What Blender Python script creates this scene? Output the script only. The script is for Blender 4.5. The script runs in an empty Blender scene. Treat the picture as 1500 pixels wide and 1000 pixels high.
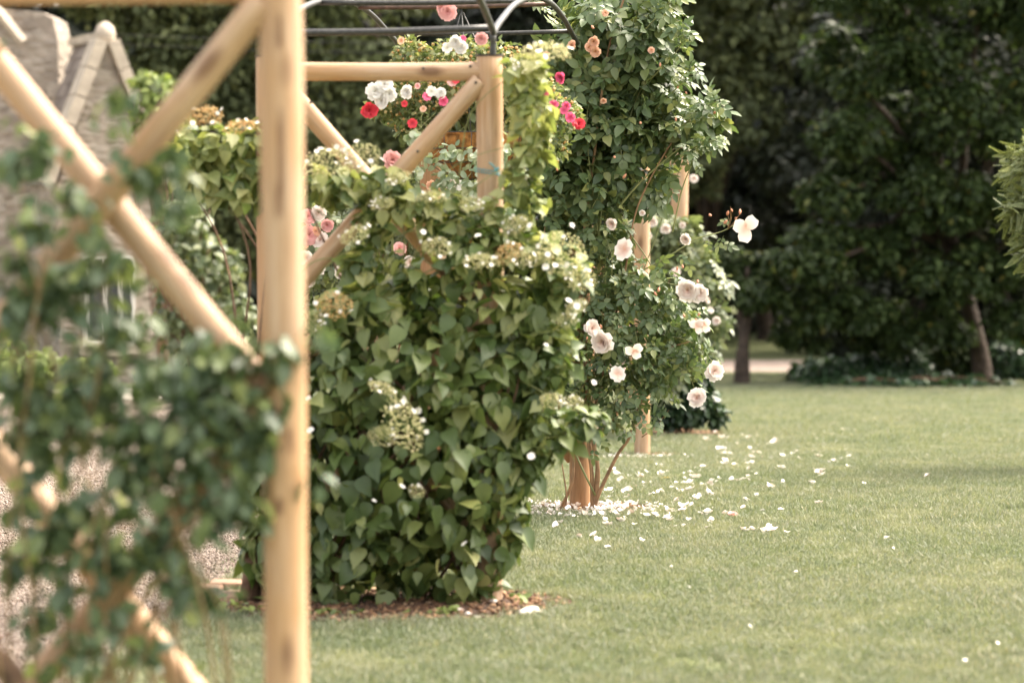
import bpy, math, random
import numpy as np
from mathutils import Vector, Matrix, Euler, Quaternion

# ------------------------------------------------------------------ camera, world, sun, exposure
SC = bpy.context.scene
COL = SC.collection
F = 85 / 36 * 1500                       # focal length in photo pixels
PITCH = math.atan(220 / F)
EYE = 1.59
cam_d = bpy.data.cameras.new('camera')
cam_d.lens = 85; cam_d.sensor_width = 36
cam_d.clip_start = 0.1; cam_d.clip_end = 600
cam_d.dof.use_dof = True; cam_d.dof.focus_distance = 12.2; cam_d.dof.aperture_fstop = 1.9
cam_d.dof.aperture_blades = 0
cam = bpy.data.objects.new('camera', cam_d); COL.objects.link(cam)
cam.location = (0, 0, EYE); cam.rotation_euler = (math.pi / 2 - PITCH, 0, 0)
SC.camera = cam

SUN_EL, SUN_AZ = math.radians(54), math.radians(62)    # azimuth clockwise from +Y
world = bpy.data.worlds.new('World'); SC.world = world; world.use_nodes = True
wn = world.node_tree
sky = wn.nodes.new('ShaderNodeTexSky'); sky.sky_type = 'NISHITA'; sky.sun_disc = False
sky.sun_elevation = SUN_EL; sky.sun_rotation = SUN_AZ
sky.air_density = 1.0; sky.dust_density = 6.0; sky.ozone_density = 1.0
bg = wn.nodes['Background']; bg.inputs['Strength'].default_value = 0.15
hs = wn.nodes.new('ShaderNodeHueSaturation'); hs.inputs['Saturation'].default_value = .4      # thin even cloud greys the blue
tn = wn.nodes.new('ShaderNodeMix'); tn.data_type = 'RGBA'; tn.blend_type = 'MULTIPLY'; tn.inputs[0].default_value = 1; tn.inputs[7].default_value = (1.06, 1.0, .9, 1)
wn.links.new(sky.outputs[0], hs.inputs['Color']); wn.links.new(hs.outputs[0], tn.inputs[6]); wn.links.new(tn.outputs[2], bg.inputs[0])
sun_d = bpy.data.lights.new('sun', 'SUN'); sun_d.energy = 1.2; sun_d.angle = math.radians(36)
sun_d.color = (1.0, 0.9, 0.76)
sun = bpy.data.objects.new('sun', sun_d); COL.objects.link(sun)
sdir = Vector((math.sin(SUN_AZ) * math.cos(SUN_EL), math.cos(SUN_AZ) * math.cos(SUN_EL), math.sin(SUN_EL)))
sun.rotation_euler = sdir.to_track_quat('Z', 'Y').to_euler(); sun.location = (4, -4, 12)
SC.view_settings.view_transform = 'Standard'; SC.view_settings.look = 'None'
SC.view_settings.exposure = 2.33; SC.view_settings.gamma = 1.0
SC.view_settings.use_curve_mapping = False
SC.cycles.use_denoising = True
SC.cycles.max_bounces = 7; SC.cycles.transparent_max_bounces = 8; SC.cycles.diffuse_bounces = 4
SC.cycles.sample_clamp_indirect = 6

rng = np.random.default_rng(7)
random.seed(7)

# ------------------------------------------------------------------ measuring helpers
FW = np.array([0, math.cos(PITCH), -math.sin(PITCH)]); UP = np.array([0, math.sin(PITCH), math.cos(PITCH)])
def at(px, py, Y):
    d = FW + np.array([(px - 750) / F, 0, 0]) + UP * ((500 - py) / F)
    d = d * (Y / d[1])
    return np.array([d[0], d[1], EYE + d[2]])
def proj(P):
    d = P - np.array([0, 0, EYE]); w = d @ FW
    return 750 + F * d[:, 0] / w, 500 - F * (d @ UP) / w, w
GY = np.array([-60, 0, 8.5, 9.3, 12.6, 16.7, 30, 34, 38, 60, 400.]); GZ = np.array([0, 0, 0, 0, -.07, -.25, -.84, -.99, -1.03, -1.1, -1.1])
def gz(y): return np.interp(y, GY, GZ)
def ground_at(px, py):
    lo, hi = 3.0, 120.0
    for _ in range(50):
        m = (lo + hi) / 2; p = at(px, py, m)
        if p[2] > gz(m): lo = m
        else: hi = m
    p = at(px, py, lo); p[2] = gz(lo); return p

# ------------------------------------------------------------------ material helpers
def mat(name):
    m = bpy.data.materials.new(name); m.use_nodes = True
    nt = m.node_tree; return m, nt, nt.nodes['Principled BSDF']
def ramp(nt, stops):
    r = nt.nodes.new('ShaderNodeValToRGB'); e = r.color_ramp.elements
    while len(e) > len(stops): e.remove(e[-1])
    while len(e) < len(stops): e.new(0.5)
    for q, (p, c) in zip(e, stops): q.position = p; q.color = (*c, 1)
    return r
def noise(nt, vec, scale, detail=4, rough=.55):
    n = nt.nodes.new('ShaderNodeTexNoise'); n.inputs['Scale'].default_value = scale
    n.inputs['Detail'].default_value = detail; n.inputs['Roughness'].default_value = rough
    if vec is not None: nt.links.new(vec, n.inputs['Vector'])
    return n
def mixc(nt, fac, a, b, mode='MIX'):
    x = nt.nodes.new('ShaderNodeMix'); x.data_type = 'RGBA'; x.blend_type = mode
    for s, v in ((x.inputs[0], fac), (x.inputs[6], a), (x.inputs[7], b)):
        if hasattr(v, 'default_value') or hasattr(v, 'links'): nt.links.new(v, s)
        elif isinstance(v, (int, float)): s.default_value = v
        else: s.default_value = (*v, 1)
    return x.outputs[2]
def maprange(nt, v, a, b, c, d):
    x = nt.nodes.new('ShaderNodeMapRange'); nt.links.new(v, x.inputs[0])
    for i, k in enumerate((a, b, c, d)): x.inputs[i + 1].default_value = k
    return x.outputs[0]
def bump(nt, h, strength, dist, bsdf):
    b = nt.nodes.new('ShaderNodeBump'); b.inputs['Strength'].default_value = strength; b.inputs['Distance'].default_value = dist
    nt.links.new(h, b.inputs['Height']); nt.links.new(b.outputs[0], bsdf.inputs['Normal'])

def leaf_mat(name, stops, rough=.45, trans=.3, under=(1.25, 1.2, 1.15), spec=.5, patch=None, tt=(1.35, 1.4, .8)):
    m, nt, b = mat(name)
    g = nt.nodes.new('ShaderNodeNewGeometry'); oi = nt.nodes.new('ShaderNodeObjectInfo')
    ad = nt.nodes.new('ShaderNodeMath'); ad.operation = 'ADD'
    nt.links.new(g.outputs['Random Per Island'], ad.inputs[0]); nt.links.new(oi.outputs['Random'], ad.inputs[1])
    fr = nt.nodes.new('ShaderNodeMath'); fr.operation = 'FRACT'; nt.links.new(ad.outputs[0], fr.inputs[0])
    r = ramp(nt, stops); nt.links.new(fr.outputs[0], r.inputs[0])
    c = r.outputs[0]
    if patch:
        n = noise(nt, g.outputs['Position'], patch[0], 3 if len(patch) < 3 else 9, .55 if len(patch) < 3 else .78)
        f = maprange(nt, n.outputs[0], .42, .62, 0, 1); c = mixc(nt, f, c, patch[1], 'MULTIPLY')
        if len(patch) > 2:
            n = noise(nt, g.outputs['Position'], patch[2], 4, .6); c = mixc(nt, maprange(nt, n.outputs[0], .5, .68, 0, .8), c, patch[3])
    cu = mixc(nt, 1.0, c, under, 'MULTIPLY')
    cc = mixc(nt, g.outputs['Backfacing'], c, cu)
    nt.links.new(cc, b.inputs['Base Color'])
    b.inputs['Roughness'].default_value = rough; b.inputs['Specular IOR Level'].default_value = spec
    t = nt.nodes.new('ShaderNodeBsdfTranslucent'); tc = mixc(nt, 1.0, c, tt, 'MULTIPLY')
    nt.links.new(tc, t.inputs['Color'])
    ms = nt.nodes.new('ShaderNodeMixShader'); ms.inputs[0].default_value = trans
    nt.links.new(b.outputs[0], ms.inputs[1]); nt.links.new(t.outputs[0], ms.inputs[2])
    nt.links.new(ms.outputs[0], nt.nodes['Material Output'].inputs['Surface'])
    return m
def plain(name, col, rough=.6, var=.0, scale=20, metal=0, bumpd=0):
    m, nt, b = mat(name); b.inputs['Roughness'].default_value = rough; b.inputs['Metallic'].default_value = metal
    tc = nt.nodes.new('ShaderNodeTexCoord'); n = noise(nt, tc.outputs['Object'], scale, 5)
    lo = [c * (1 - var) for c in col]; hi = [min(1, c * (1 + var)) for c in col]
    r = ramp(nt, [(.3, lo), (.7, hi)]); nt.links.new(n.outputs[0], r.inputs[0]); nt.links.new(r.outputs[0], b.inputs['Base Color'])
    if bumpd: bump(nt, n.outputs[0], 1, bumpd, b)
    return m

def wood_mat(nm='peeled_softwood', tint=(1, 1, 1), stain=None):
    m, nt, b = mat(nm)
    tc = nt.nodes.new('ShaderNodeTexCoord'); oi = nt.nodes.new('ShaderNodeObjectInfo')
    vm = nt.nodes.new('ShaderNodeVectorMath'); vm.operation = 'ADD'
    sc = nt.nodes.new('ShaderNodeVectorMath'); sc.operation = 'SCALE'; sc.inputs['Scale'].default_value = 7
    nt.links.new(oi.outputs['Location'], sc.inputs[0]); nt.links.new(tc.outputs['Object'], vm.inputs[0]); nt.links.new(sc.outputs[0], vm.inputs[1])
    mp = nt.nodes.new('ShaderNodeMapping'); mp.inputs['Scale'].default_value = (9, 9, .5); nt.links.new(vm.outputs[0], mp.inputs[0])
    g1 = noise(nt, mp.outputs[0], 9, 8, .65)
    r = ramp(nt, [(.3, (.40, .235, .115)), (.5, (.52, .345, .19)), (.7, (.60, .44, .285))]); nt.links.new(g1.outputs[0], r.inputs[0])
    # long resin-orange zones and rain greyed zones
    mp2 = nt.nodes.new('ShaderNodeMapping'); mp2.inputs['Scale'].default_value = (4, 4, 1.3); nt.links.new(vm.outputs[0], mp2.inputs[0])
    g2 = noise(nt, mp2.outputs[0], 1.6, 4); f2 = maprange(nt, g2.outputs[0], .46, .68, 0, .75)
    c = mixc(nt, f2, r.outputs[0], (.50, .265, .09))
    # knots
    mp3 = nt.nodes.new('ShaderNodeMapping'); mp3.inputs['Scale'].default_value = (9, 9, 3.6); nt.links.new(vm.outputs[0], mp3.inputs[0])
    v = nt.nodes.new('ShaderNodeTexVoronoi'); v.inputs['Scale'].default_value = 1.0; nt.links.new(mp3.outputs[0], v.inputs['Vector'])
    f3 = maprange(nt, v.outputs['Distance'], .1, .24, .9, 0); c = mixc(nt, f3, c, (.2, .1, .045))
    # dark mildew streaks
    mp4 = nt.nodes.new('ShaderNodeMapping'); mp4.inputs['Scale'].default_value = (16, 16, 2.2); nt.links.new(vm.outputs[0], mp4.inputs[0])
    g4 = noise(nt, mp4.outputs[0], 1.7, 5); f4 = maprange(nt, g4.outputs[0], .6, .74, 0, .65); c = mixc(nt, f4, c, (.27, .17, .1))
    if stain:      # weather stains soaked into the grain at these heights up the post
        sx_ = nt.nodes.new('ShaderNodeSeparateXYZ'); nt.links.new(tc.outputs['Object'], sx_.inputs[0])
        gm = noise(nt, mp.outputs[0], 5, 5, .7); gn_ = maprange(nt, gm.outputs[0], .42, .6, 0, 1)
        for (z0, hh, x0, ww) in stain:
            dz = nt.nodes.new('ShaderNodeMath'); dz.operation = 'SUBTRACT'; nt.links.new(sx_.outputs[2], dz.inputs[0]); dz.inputs[1].default_value = z0
            az = nt.nodes.new('ShaderNodeMath'); az.operation = 'ABSOLUTE'; nt.links.new(dz.outputs[0], az.inputs[0])
            dx = nt.nodes.new('ShaderNodeMath'); dx.operation = 'SUBTRACT'; nt.links.new(sx_.outputs[0], dx.inputs[0]); dx.inputs[1].default_value = x0
            ax = nt.nodes.new('ShaderNodeMath'); ax.operation = 'ABSOLUTE'; nt.links.new(dx.outputs[0], ax.inputs[0])
            m1 = nt.nodes.new('ShaderNodeMath'); m1.operation = 'MULTIPLY'; nt.links.new(maprange(nt, az.outputs[0], hh * .5, hh, 1, 0), m1.inputs[0]); nt.links.new(maprange(nt, ax.outputs[0], ww * .4, ww, 1, 0), m1.inputs[1])
            m2 = nt.nodes.new('ShaderNodeMath'); m2.operation = 'MULTIPLY'; nt.links.new(m1.outputs[0], m2.inputs[0]); nt.links.new(gn_, m2.inputs[1])
            c = mixc(nt, m2.outputs[0], c, (.2, .1, .045))
    c = mixc(nt, 1.0, c, tint, 'MULTIPLY')
    nt.links.new(c, b.inputs['Base Color']); b.inputs['Roughness'].default_value = .62
    bump(nt, g1.outputs[0], .5, .004, b)
    return m

M = {}
M['wood'] = wood_mat('peeled_softwood', (.84, .83, .93)); M['wood_stain'] = wood_mat('stained_softwood', (.84, .83, .93), [(2.0, .05, .0, .016), (1.72, .12, -.004, .011), (1.62, .05, .0, .014), (1.07, .04, -.02, .02), (.92, .025, .01, .02)]); M['wood_brown'] = wood_mat('weathered_softwood', (.56, .45, .35))
M['cut_wood'] = plain('cut_wood_end', (.5, .36, .2), .8, .2, 40)
M['iron'] = plain('painted_iron', (.04, .039, .037), .42, .5, 60, .15, .001)
M['rusty_iron'] = plain('rusting_iron', (.1, .06, .045), .55, .5, 30, .4, .001)
M['cap'] = plain('dark_cap_metal', (.05, .045, .04), .5, .3, 30, .5)
M['twine'] = plain('blue_green_twine', (.1, .3, .34), .9, .3, 100)
M['bark'] = plain('brown_bark', (.13, .075, .045), .9, .55, 14, 0, .02)
M['grey_bark'] = plain('tree_bark', (.045, .03, .021), .9, .5, 9, 0, .05)
M['cane'] = plain('rose_cane', (.24, .135, .065), .6, .4, 20)
M['green_cane'] = plain('green_rose_cane', (.19, .2, .07), .5, .3, 20)
M['thin_stem'] = plain('climber_stem', (.2, .13, .06), .7, .4, 20)
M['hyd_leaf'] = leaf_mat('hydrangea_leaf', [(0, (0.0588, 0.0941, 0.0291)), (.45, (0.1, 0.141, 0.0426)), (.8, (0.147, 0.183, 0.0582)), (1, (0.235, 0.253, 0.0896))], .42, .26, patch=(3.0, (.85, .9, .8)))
M['hyd_lit_young'] = leaf_mat('hydrangea_lit_young_leaf', [(0, (0.181, 0.218, 0.0764)), (.5, (0.26, 0.284, 0.106)), (1, (0.375, 0.375, 0.165))], .45, .33)  # pale new growth, with light on the upper leaves painted into the colour
M['rose_leaf'] = leaf_mat('rose_leaf', [(0, (0.0636, 0.102, 0.0404)), (.5, (0.102, 0.146, 0.0585)), (.85, (0.153, 0.19, 0.0743)), (1, (0.254, 0.267, 0.0957))], .4, .24, (1.6, 1.5, 1.6), .5)
M['rose_far'] = leaf_mat('rose_leaf_pale', [(0, (.08, .11, .055)), (.5, (.13, .16, .08)), (1, (.24, .26, .13))], .4, .28)
M['near_leaf'] = leaf_mat('climber_leaf', [(0, (0.0532, 0.0864, 0.0428)), (.6, (0.0903, 0.13, 0.0631)), (.88, (0.147, 0.186, 0.0789)), (1, (0.293, 0.332, 0.112))], .38, .25)
M['basket_leaf'] = leaf_mat('basket_leaf', [(0, (.08, .12, .04)), (.5, (.16, .2, .07)), (1, (.3, .3, .14))], .5, .3)
M['round_leaf'] = leaf_mat('variegated_leaf', [(0, (.2, .27, .17)), (.5, (.3, .36, .26)), (1, (.5, .54, .42))], .5, .25)
M['tree_leaf'] = leaf_mat('broadleaf_tree_leaf', [(0, (0.0195, 0.0337, 0.0112)), (.5, (0.0338, 0.0536, 0.0168)), (.9, (0.0622, 0.0912, 0.028)), (.97, (0.106, 0.139, 0.0519)), (1, (0.142, 0.119, 0.024))], .5, .3, spec=.25)  # palest few leaves in the ramp paint lit leaf tips into the colour
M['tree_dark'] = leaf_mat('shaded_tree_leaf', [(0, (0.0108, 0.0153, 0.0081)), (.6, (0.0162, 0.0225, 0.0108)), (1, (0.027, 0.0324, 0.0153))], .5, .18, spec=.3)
M['tree_olive'] = leaf_mat('olive_tree_leaf', [(0, (0.0715, 0.0868, 0.0425)), (.6, (0.124, 0.147, 0.07)), (1, (0.221, 0.245, 0.112))], .55, .22, spec=.2)
M['shrub_leaf'] = leaf_mat('dark_shrub_leaf', [(0, (.02, .045, .02)), (.7, (.035, .07, .03)), (1, (.06, .1, .04))], .35, .15)
M['conifer'] = leaf_mat('conifer_needle', [(0, (0.127, 0.172, 0.069)), (.5, (0.23, 0.253, 0.115)), (1, (0.368, 0.391, 0.184))], .5, .25)
M['pale_green'] = leaf_mat('pale_green_plant', [(0, (.12, .17, .05)), (1, (.25, .3, .09))], .5, .3)
M['grass'] = leaf_mat('lawn_grass', [(0, (0.116, 0.138, 0.0865)), (.45, (0.17, 0.188, 0.129)), (.8, (0.227, 0.237, 0.173)), (.95, (0.287, 0.267, 0.192)), (1, (0.333, 0.291, 0.22))], .55, .3, patch=(.8, (.78, .87, .76), 2.3, (.245, .25, .165)))
M['cream'] = leaf_mat('cream_bud', [(0, (0.345, 0.356, 0.149)), (.6, (0.575, 0.54, 0.276)), (1, (0.805, 0.713, 0.46))], .6, .2, (1, 1, 1))
M['orange_bud'] = leaf_mat('faded_orange_bud', [(0, (.6, .3, .1)), (.6, (.6, .42, .18)), (1, (.65, .55, .3))], .6, .2, (1, 1, 1))
def petal_mat(name, outer, inner, r0=.02, r1=.45, trans=.3):
    m, nt, b = mat(name)
    tc = nt.nodes.new('ShaderNodeTexCoord'); ln = nt.nodes.new('ShaderNodeVectorMath'); ln.operation = 'LENGTH'
    nt.links.new(tc.outputs['Object'], ln.inputs[0])
    f = maprange(nt, ln.outputs['Value'], r0, r1, 0, 1); c = mixc(nt, f, inner, outer)
    nt.links.new(c, b.inputs['Base Color']); b.inputs['Roughness'].default_value = .6
    t = nt.nodes.new('ShaderNodeBsdfTranslucent'); nt.links.new(c, t.inputs['Color'])
    ms = nt.nodes.new('ShaderNodeMixShader'); ms.inputs[0].default_value = trans
    nt.links.new(b.outputs[0], ms.inputs[1]); nt.links.new(t.outputs[0], ms.inputs[2])
    nt.links.new(ms.outputs[0], nt.nodes['Material Output'].inputs['Surface'])
    return m
M['rose_white'] = petal_mat('blush_white_petal', (.8, .73, .68), (.78, .5, .38))
M['rose_pink'] = petal_mat('pink_petal', (.75, .42, .4), (.7, .28, .26))
M['rose_peach'] = petal_mat('peach_petal', (.75, .47, .33), (.7, .33, .16))
M['red_flower'] = petal_mat('red_petal', (.7, .045, .07), (.5, .02, .04))
M['hot_pink'] = petal_mat('hot_pink_petal', (.75, .12, .25), (.6, .05, .15))
M['white_flower'] = petal_mat('white_petal', (.82, .79, .74), (.6, .56, .38), 0, .2)
M['fallen'] = leaf_mat('fallen_petal', [(0, (.6, .47, .38)), (.2, (.74, .66, .6)), (.6, (.8, .75, .7)), (1, (.84, .8, .76))], .6, .2, (1, 1, 1), tt=(1, 1, 1))
M['bud'] = plain('rose_bud', (.55, .24, .14), .6, .4, 60)
M['soil'] = plain('dark_soil', (.075, .042, .025), .95, .5, 30, 0, .02)
M['bark_chip'] = leaf_mat('bark_chip', [(0, (.06, .03, .018)), (.6, (.15, .075, .035)), (.9, (.28, .16, .08)), (1, (.4, .27, .17))], .9, 0, (1, 1, 1))
M['coir'] = plain('coir_liner', (.3, .13, .035), .95, .6, 45, 0, .01)

# ------------------------------------------------------------------ mesh helpers
def mesh_np(name, V, faces_tpl, n, m, smooth=True):
    """n copies; V (n*k,3); faces_tpl list of index tuples over k verts"""
    k = len(V) // n
    sizes = np.array([len(f) for f in faces_tpl]); flat = np.concatenate([np.array(f) for f in faces_tpl])
    loops = (flat[None, :] + (np.arange(n) * k)[:, None]).ravel()
    starts1 = np.concatenate([[0], np.cumsum(sizes)[:-1]])
    starts = (starts1[None, :] + (np.arange(n) * len(flat))[:, None]).ravel()
    me = bpy.data.meshes.new(name)
    me.vertices.add(len(V)); me.vertices.foreach_set('co', np.ascontiguousarray(V, dtype=np.float32).ravel())
    me.loops.add(len(loops)); me.loops.foreach_set('vertex_index', loops.astype(np.int32))
    me.polygons.add(len(starts)); me.polygons.foreach_set('loop_start', starts.astype(np.int32))
    me.update(calc_edges=True)
    if smooth: me.polygons.foreach_set('use_smooth', np.ones(len(starts), bool))
    if m: me.materials.append(m)
    return me
def instances(tpl, P, R, S):
    V, Fc = tpl
    S = np.asarray(S); S = S[:, None] if S.ndim == 1 else S
    out = np.einsum('nij,nkj->nki', R, V[None] * S[:, None, :]) + P[:, None, :]
    return out.reshape(-1, 3)
def joined(name, tpl, P, R, S, m, smooth=True):
    return mesh_np(name, instances(tpl, P, R, S), tpl[1], len(P), m, smooth)
class MB:
    def __init__(s): s.v = []; s.f = []
    def add(s, V, Fc):
        o = len(s.v); s.v += [tuple(map(float, p)) for p in V]; s.f += [tuple(i + o for i in f) for f in Fc]
    def box(s, lo, hi, jit=0):
        x0, y0, z0 = lo; x1, y1, z1 = hi
        V = [(x0, y0, z0), (x1, y0, z0), (x1, y1, z0), (x0, y1, z0), (x0, y0, z1), (x1, y0, z1), (x1, y1, z1), (x0, y1, z1)]
        if jit: V = [tuple(c + random.uniform(-jit, jit) for c in p) for p in V]
        s.add(V, [(0, 3, 2, 1), (4, 5, 6, 7), (0, 1, 5, 4), (1, 2, 6, 5), (2, 3, 7, 6), (3, 0, 4, 7)])
    def tube(s, pts, rad, n=6, caps=True):
        pts = [np.array(p, float) for p in pts]; k = len(pts)
        if np.isscalar(rad): rad = [rad] * k
        V = []; prev = None
        for i, p in enumerate(pts):
            t = pts[min(i + 1, k - 1)] - pts[max(i - 1, 0)]; t = t / (np.linalg.norm(t) + 1e-9)
            if prev is None:
                a = np.array([0, 0, 1.]) if abs(t[2]) < .9 else np.array([1., 0, 0]); u = np.cross(t, a)
            else: u = prev - t * (prev @ t)
            u /= np.linalg.norm(u) + 1e-9; w = np.cross(t, u); prev = u
            for j in range(n):
                an = 2 * math.pi * j / n; V.append(p + rad[i] * (u * math.cos(an) + w * math.sin(an)))
        Fc = [(i * n + j, i * n + (j + 1) % n, (i + 1) * n + (j + 1) % n, (i + 1) * n + j) for i in range(k - 1) for j in range(n)]
        if caps: Fc += [tuple(range(n))[::-1], tuple((k - 1) * n + j for j in range(n))]
        s.add(V, Fc)
    def mesh(s, name, m, smooth=True):
        me = bpy.data.meshes.new(name); me.from_pydata(s.v, [], s.f)
        if smooth: me.polygons.foreach_set('use_smooth', np.ones(len(me.polygons), bool))
        if m: me.materials.append(m)
        return me
def spline(pts, n=6):
    P = [np.array(p, float) for p in pts]; out = []
    Q = [2 * P[0] - P[1]] + P + [2 * P[-1] - P[-2]]
    for i in range(1, len(Q) - 2):
        a, b, c, d = Q[i - 1], Q[i], Q[i + 1], Q[i + 2]
        for t in np.linspace(0, 1, n, endpoint=False):
            out.append(.5 * (2 * b + (c - a) * t + (2 * a - 5 * b + 4 * c - d) * t * t + (3 * b - a - 3 * c + d) * t ** 3))
    out.append(P[-1]); return out

def tag(o, label=None, cat=None, group=None, kind=None):
    if label: o['label'] = label
    if cat: o['category'] = cat
    if group: o['group'] = group
    if kind: o['kind'] = kind
    return o
def empty(name, loc, label, cat, group=None):
    o = bpy.data.objects.new(name, None); o.empty_display_size = .1; COL.objects.link(o); o.location = Vector([float(c) for c in loc])
    return tag(o, label, cat, group)
def put(name, me, parent=None, loc=None, rot=None, scale=None, kind=None, label=None):
    """links a mesh; loc is in world space (things carry translation only)"""
    o = bpy.data.objects.new(name, me); COL.objects.link(o)
    w = Vector([float(c) for c in loc]) if loc is not None else Vector((0, 0, 0))
    if parent is not None:
        o.parent = parent; q = parent; off = Vector((0, 0, 0))
        while q is not None: off += q.location; q = q.parent
        w = w - off
    o.location = w
    if rot is not None:
        o.rotation_mode = 'QUATERNION'
        o.rotation_quaternion = rot if isinstance(rot, Quaternion) else Matrix(np.asarray(rot).tolist()).to_quaternion()
    if scale is not None: o.scale = (scale,) * 3 if np.isscalar(scale) else tuple(scale)
    if kind: o['kind'] = kind
    if label: o['label'] = label
    return o
def recentred(name, mb, m, parent=None, smooth=True, kind=None, label=None):
    """mesh given in world coordinates, with its object at the mesh's own middle"""
    V = np.array(mb.v); c = V.mean(0); mb.v = [tuple(v) for v in (V - c)]
    return put(name, mb.mesh(name, m, smooth), parent, c, kind=kind, label=label)

# ------------------------------------------------------------------ templates
def leaf_tpl(rows, fold=.14, bend=.18, wave=0):
    V = []; Fc = []
    for i, (t, w) in enumerate(rows):
        z = -bend * t * t
        e = fold * w * 2 + wave * math.sin(i * 2.1)
        V += [(-w, t, z + e), (0, t, z), (w, t, z + e * .85)]
    for i in range(len(rows) - 1):
        a = i * 3
        Fc += [(a, a + 1, a + 4, a + 3), (a + 1, a + 2, a + 5, a + 4)]
    return np.array(V, float), Fc
HYD = leaf_tpl([(-.05, .08), (.0, .27), (.16, .40), (.4, .40), (.66, .26), (.88, .09), (1.03, .01)], .16, .22, .015)
NEAR = leaf_tpl([(0, .05), (.2, .27), (.5, .33), (.8, .2), (1, .02)], .15, .2)
LF = leaf_tpl([(0, .04), (.22, .3), (.55, .33), (.85, .16), (1, .01)], .18, .12)
def join_tpl(parts):
    V = []; Fc = []; o = 0
    for v, f in parts: V.append(v); Fc += [tuple(i + o for i in q) for q in f]; o += len(v)
    return np.vstack(V), Fc
def compound(nl=5):
    parts = []; L = .42
    def pl(x, y, ang, s):
        c, sn = math.cos(ang), math.sin(ang); R = np.array([[c, sn, 0], [-sn, c, 0], [0, 0, 1]])
        v = LF[0] * s; v = v @ R.T + np.array([x, y, 0]); return (v, LF[1])
    parts.append(pl(0, .62, 0, .44))
    for y, s in ((.5, .38), (.22, .32)) if nl == 5 else ((.4, .36),):
        parts.append(pl(.02, y, 1.1, s)); parts.append(pl(-.02, y, -1.1, s))
    st = np.array([(-.01, 0, -.01), (.01, 0, -.01), (.008, .62, -.005), (-.008, .62, -.005)]); parts.append((st, [(0, 1, 2, 3)]))
    V, Fc = join_tpl(parts); V = V.copy(); V[:, 2] -= .22 * V[:, 1] ** 2 + .25 * V[:, 0] ** 2
    return V, Fc
ROSEL = compound(5)
SMALL = (np.array([(-.3, .35, .06), (0, 0, 0), (.3, .4, .06), (0, 1, -.1), (0, .45, 0)], float), [(1, 2, 4), (1, 4, 0), (0, 4, 3), (4, 2, 3)])
ROUND = (np.array([(0, 0, 0)] + [(.5 * math.sin(a) , .5 - .5 * math.cos(a), .06 + .05 * math.sin(2 * a)) for a in np.linspace(0, 2 * math.pi, 8, endpoint=False)] + [(0, .5, 0)], float)[1:],
         [(i, (i + 1) % 8, 8) for i in range(8)])
OCT = (np.array([(1, 0, 0), (0, 1, 0), (-1, 0, 0), (0, -1, 0), (0, 0, 1), (0, 0, -1)], float) * .5, [(0, 1, 4), (1, 2, 4), (2, 3, 4), (3, 0, 4), (1, 0, 5), (2, 1, 5), (3, 2, 5), (0, 3, 5)])
def petal(a, L, w, az, seed, nu=3, nv=4, curl=.25):
    r = random.Random(seed); V = []; j = r.uniform(-.08, .08)
    for i in range(nv + 1):
        v = i / nv; wd = w * (math.sin(math.pi * min(1, .12 + v * .62)) ** .8) * (1 if v < .9 else .82)
        for k in range(nu + 1):
            u = -1 + 2 * k / nu
            rho = L * v * math.sin(a) + curl * L * v ** 3 * .6; h = L * v * math.cos(a) - curl * L * v ** 3 * .5
            rho -= .25 * abs(u) ** 2 * wd * math.cos(a) + j * .1; h += .18 * u * u * wd * math.sin(a) + r.uniform(-.02, .02)
            if i == nv and abs(u) < .5: rho -= .03 * L
            lat = u * wd
            V.append((rho * math.cos(az) - lat * math.sin(az), rho * math.sin(az) + lat * math.cos(az), h))
    Fc = [(i * (nu + 1) + k, i * (nu + 1) + k + 1, (i + 1) * (nu + 1) + k + 1, (i + 1) * (nu + 1) + k) for i in range(nv) for k in range(nu)]
    return np.array(V), Fc
def rose_tpl(seed, openness=1.0):
    r = random.Random(seed); parts = []
    for n, L, a, w in ((6, .5, 1.3, .26), (7, .47, 1.05, .23), (7, .42, .8, .19), (6, .37, .58, .15), (6, .32, .38, .12), (4, .27, .18, .08)):
        o = r.uniform(0, 6)
        for k in range(n):
            parts.append(petal(a * openness * r.uniform(.88, 1.1), L * r.uniform(.88, 1.08), w * r.uniform(.9, 1.1), o + k * 2 * math.pi / n + r.uniform(-.15, .15), r.random()))
    return join_tpl(parts)
def loose_tpl(seed, n=3):
    r = random.Random(seed); parts = []
    for k in range(n): parts.append(petal(r.uniform(1.1, 1.5), .5 * r.uniform(.9, 1.1), .3, k * 2 * math.pi / n + r.uniform(-.3, .3), r.random()))
    return join_tpl(parts)
def simple_flower(n=5, a=1.25, w=.26):
    return join_tpl([petal(a, .5, w, k * 2 * math.pi / n, k + 50, 2, 3) for k in range(n)])

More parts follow.
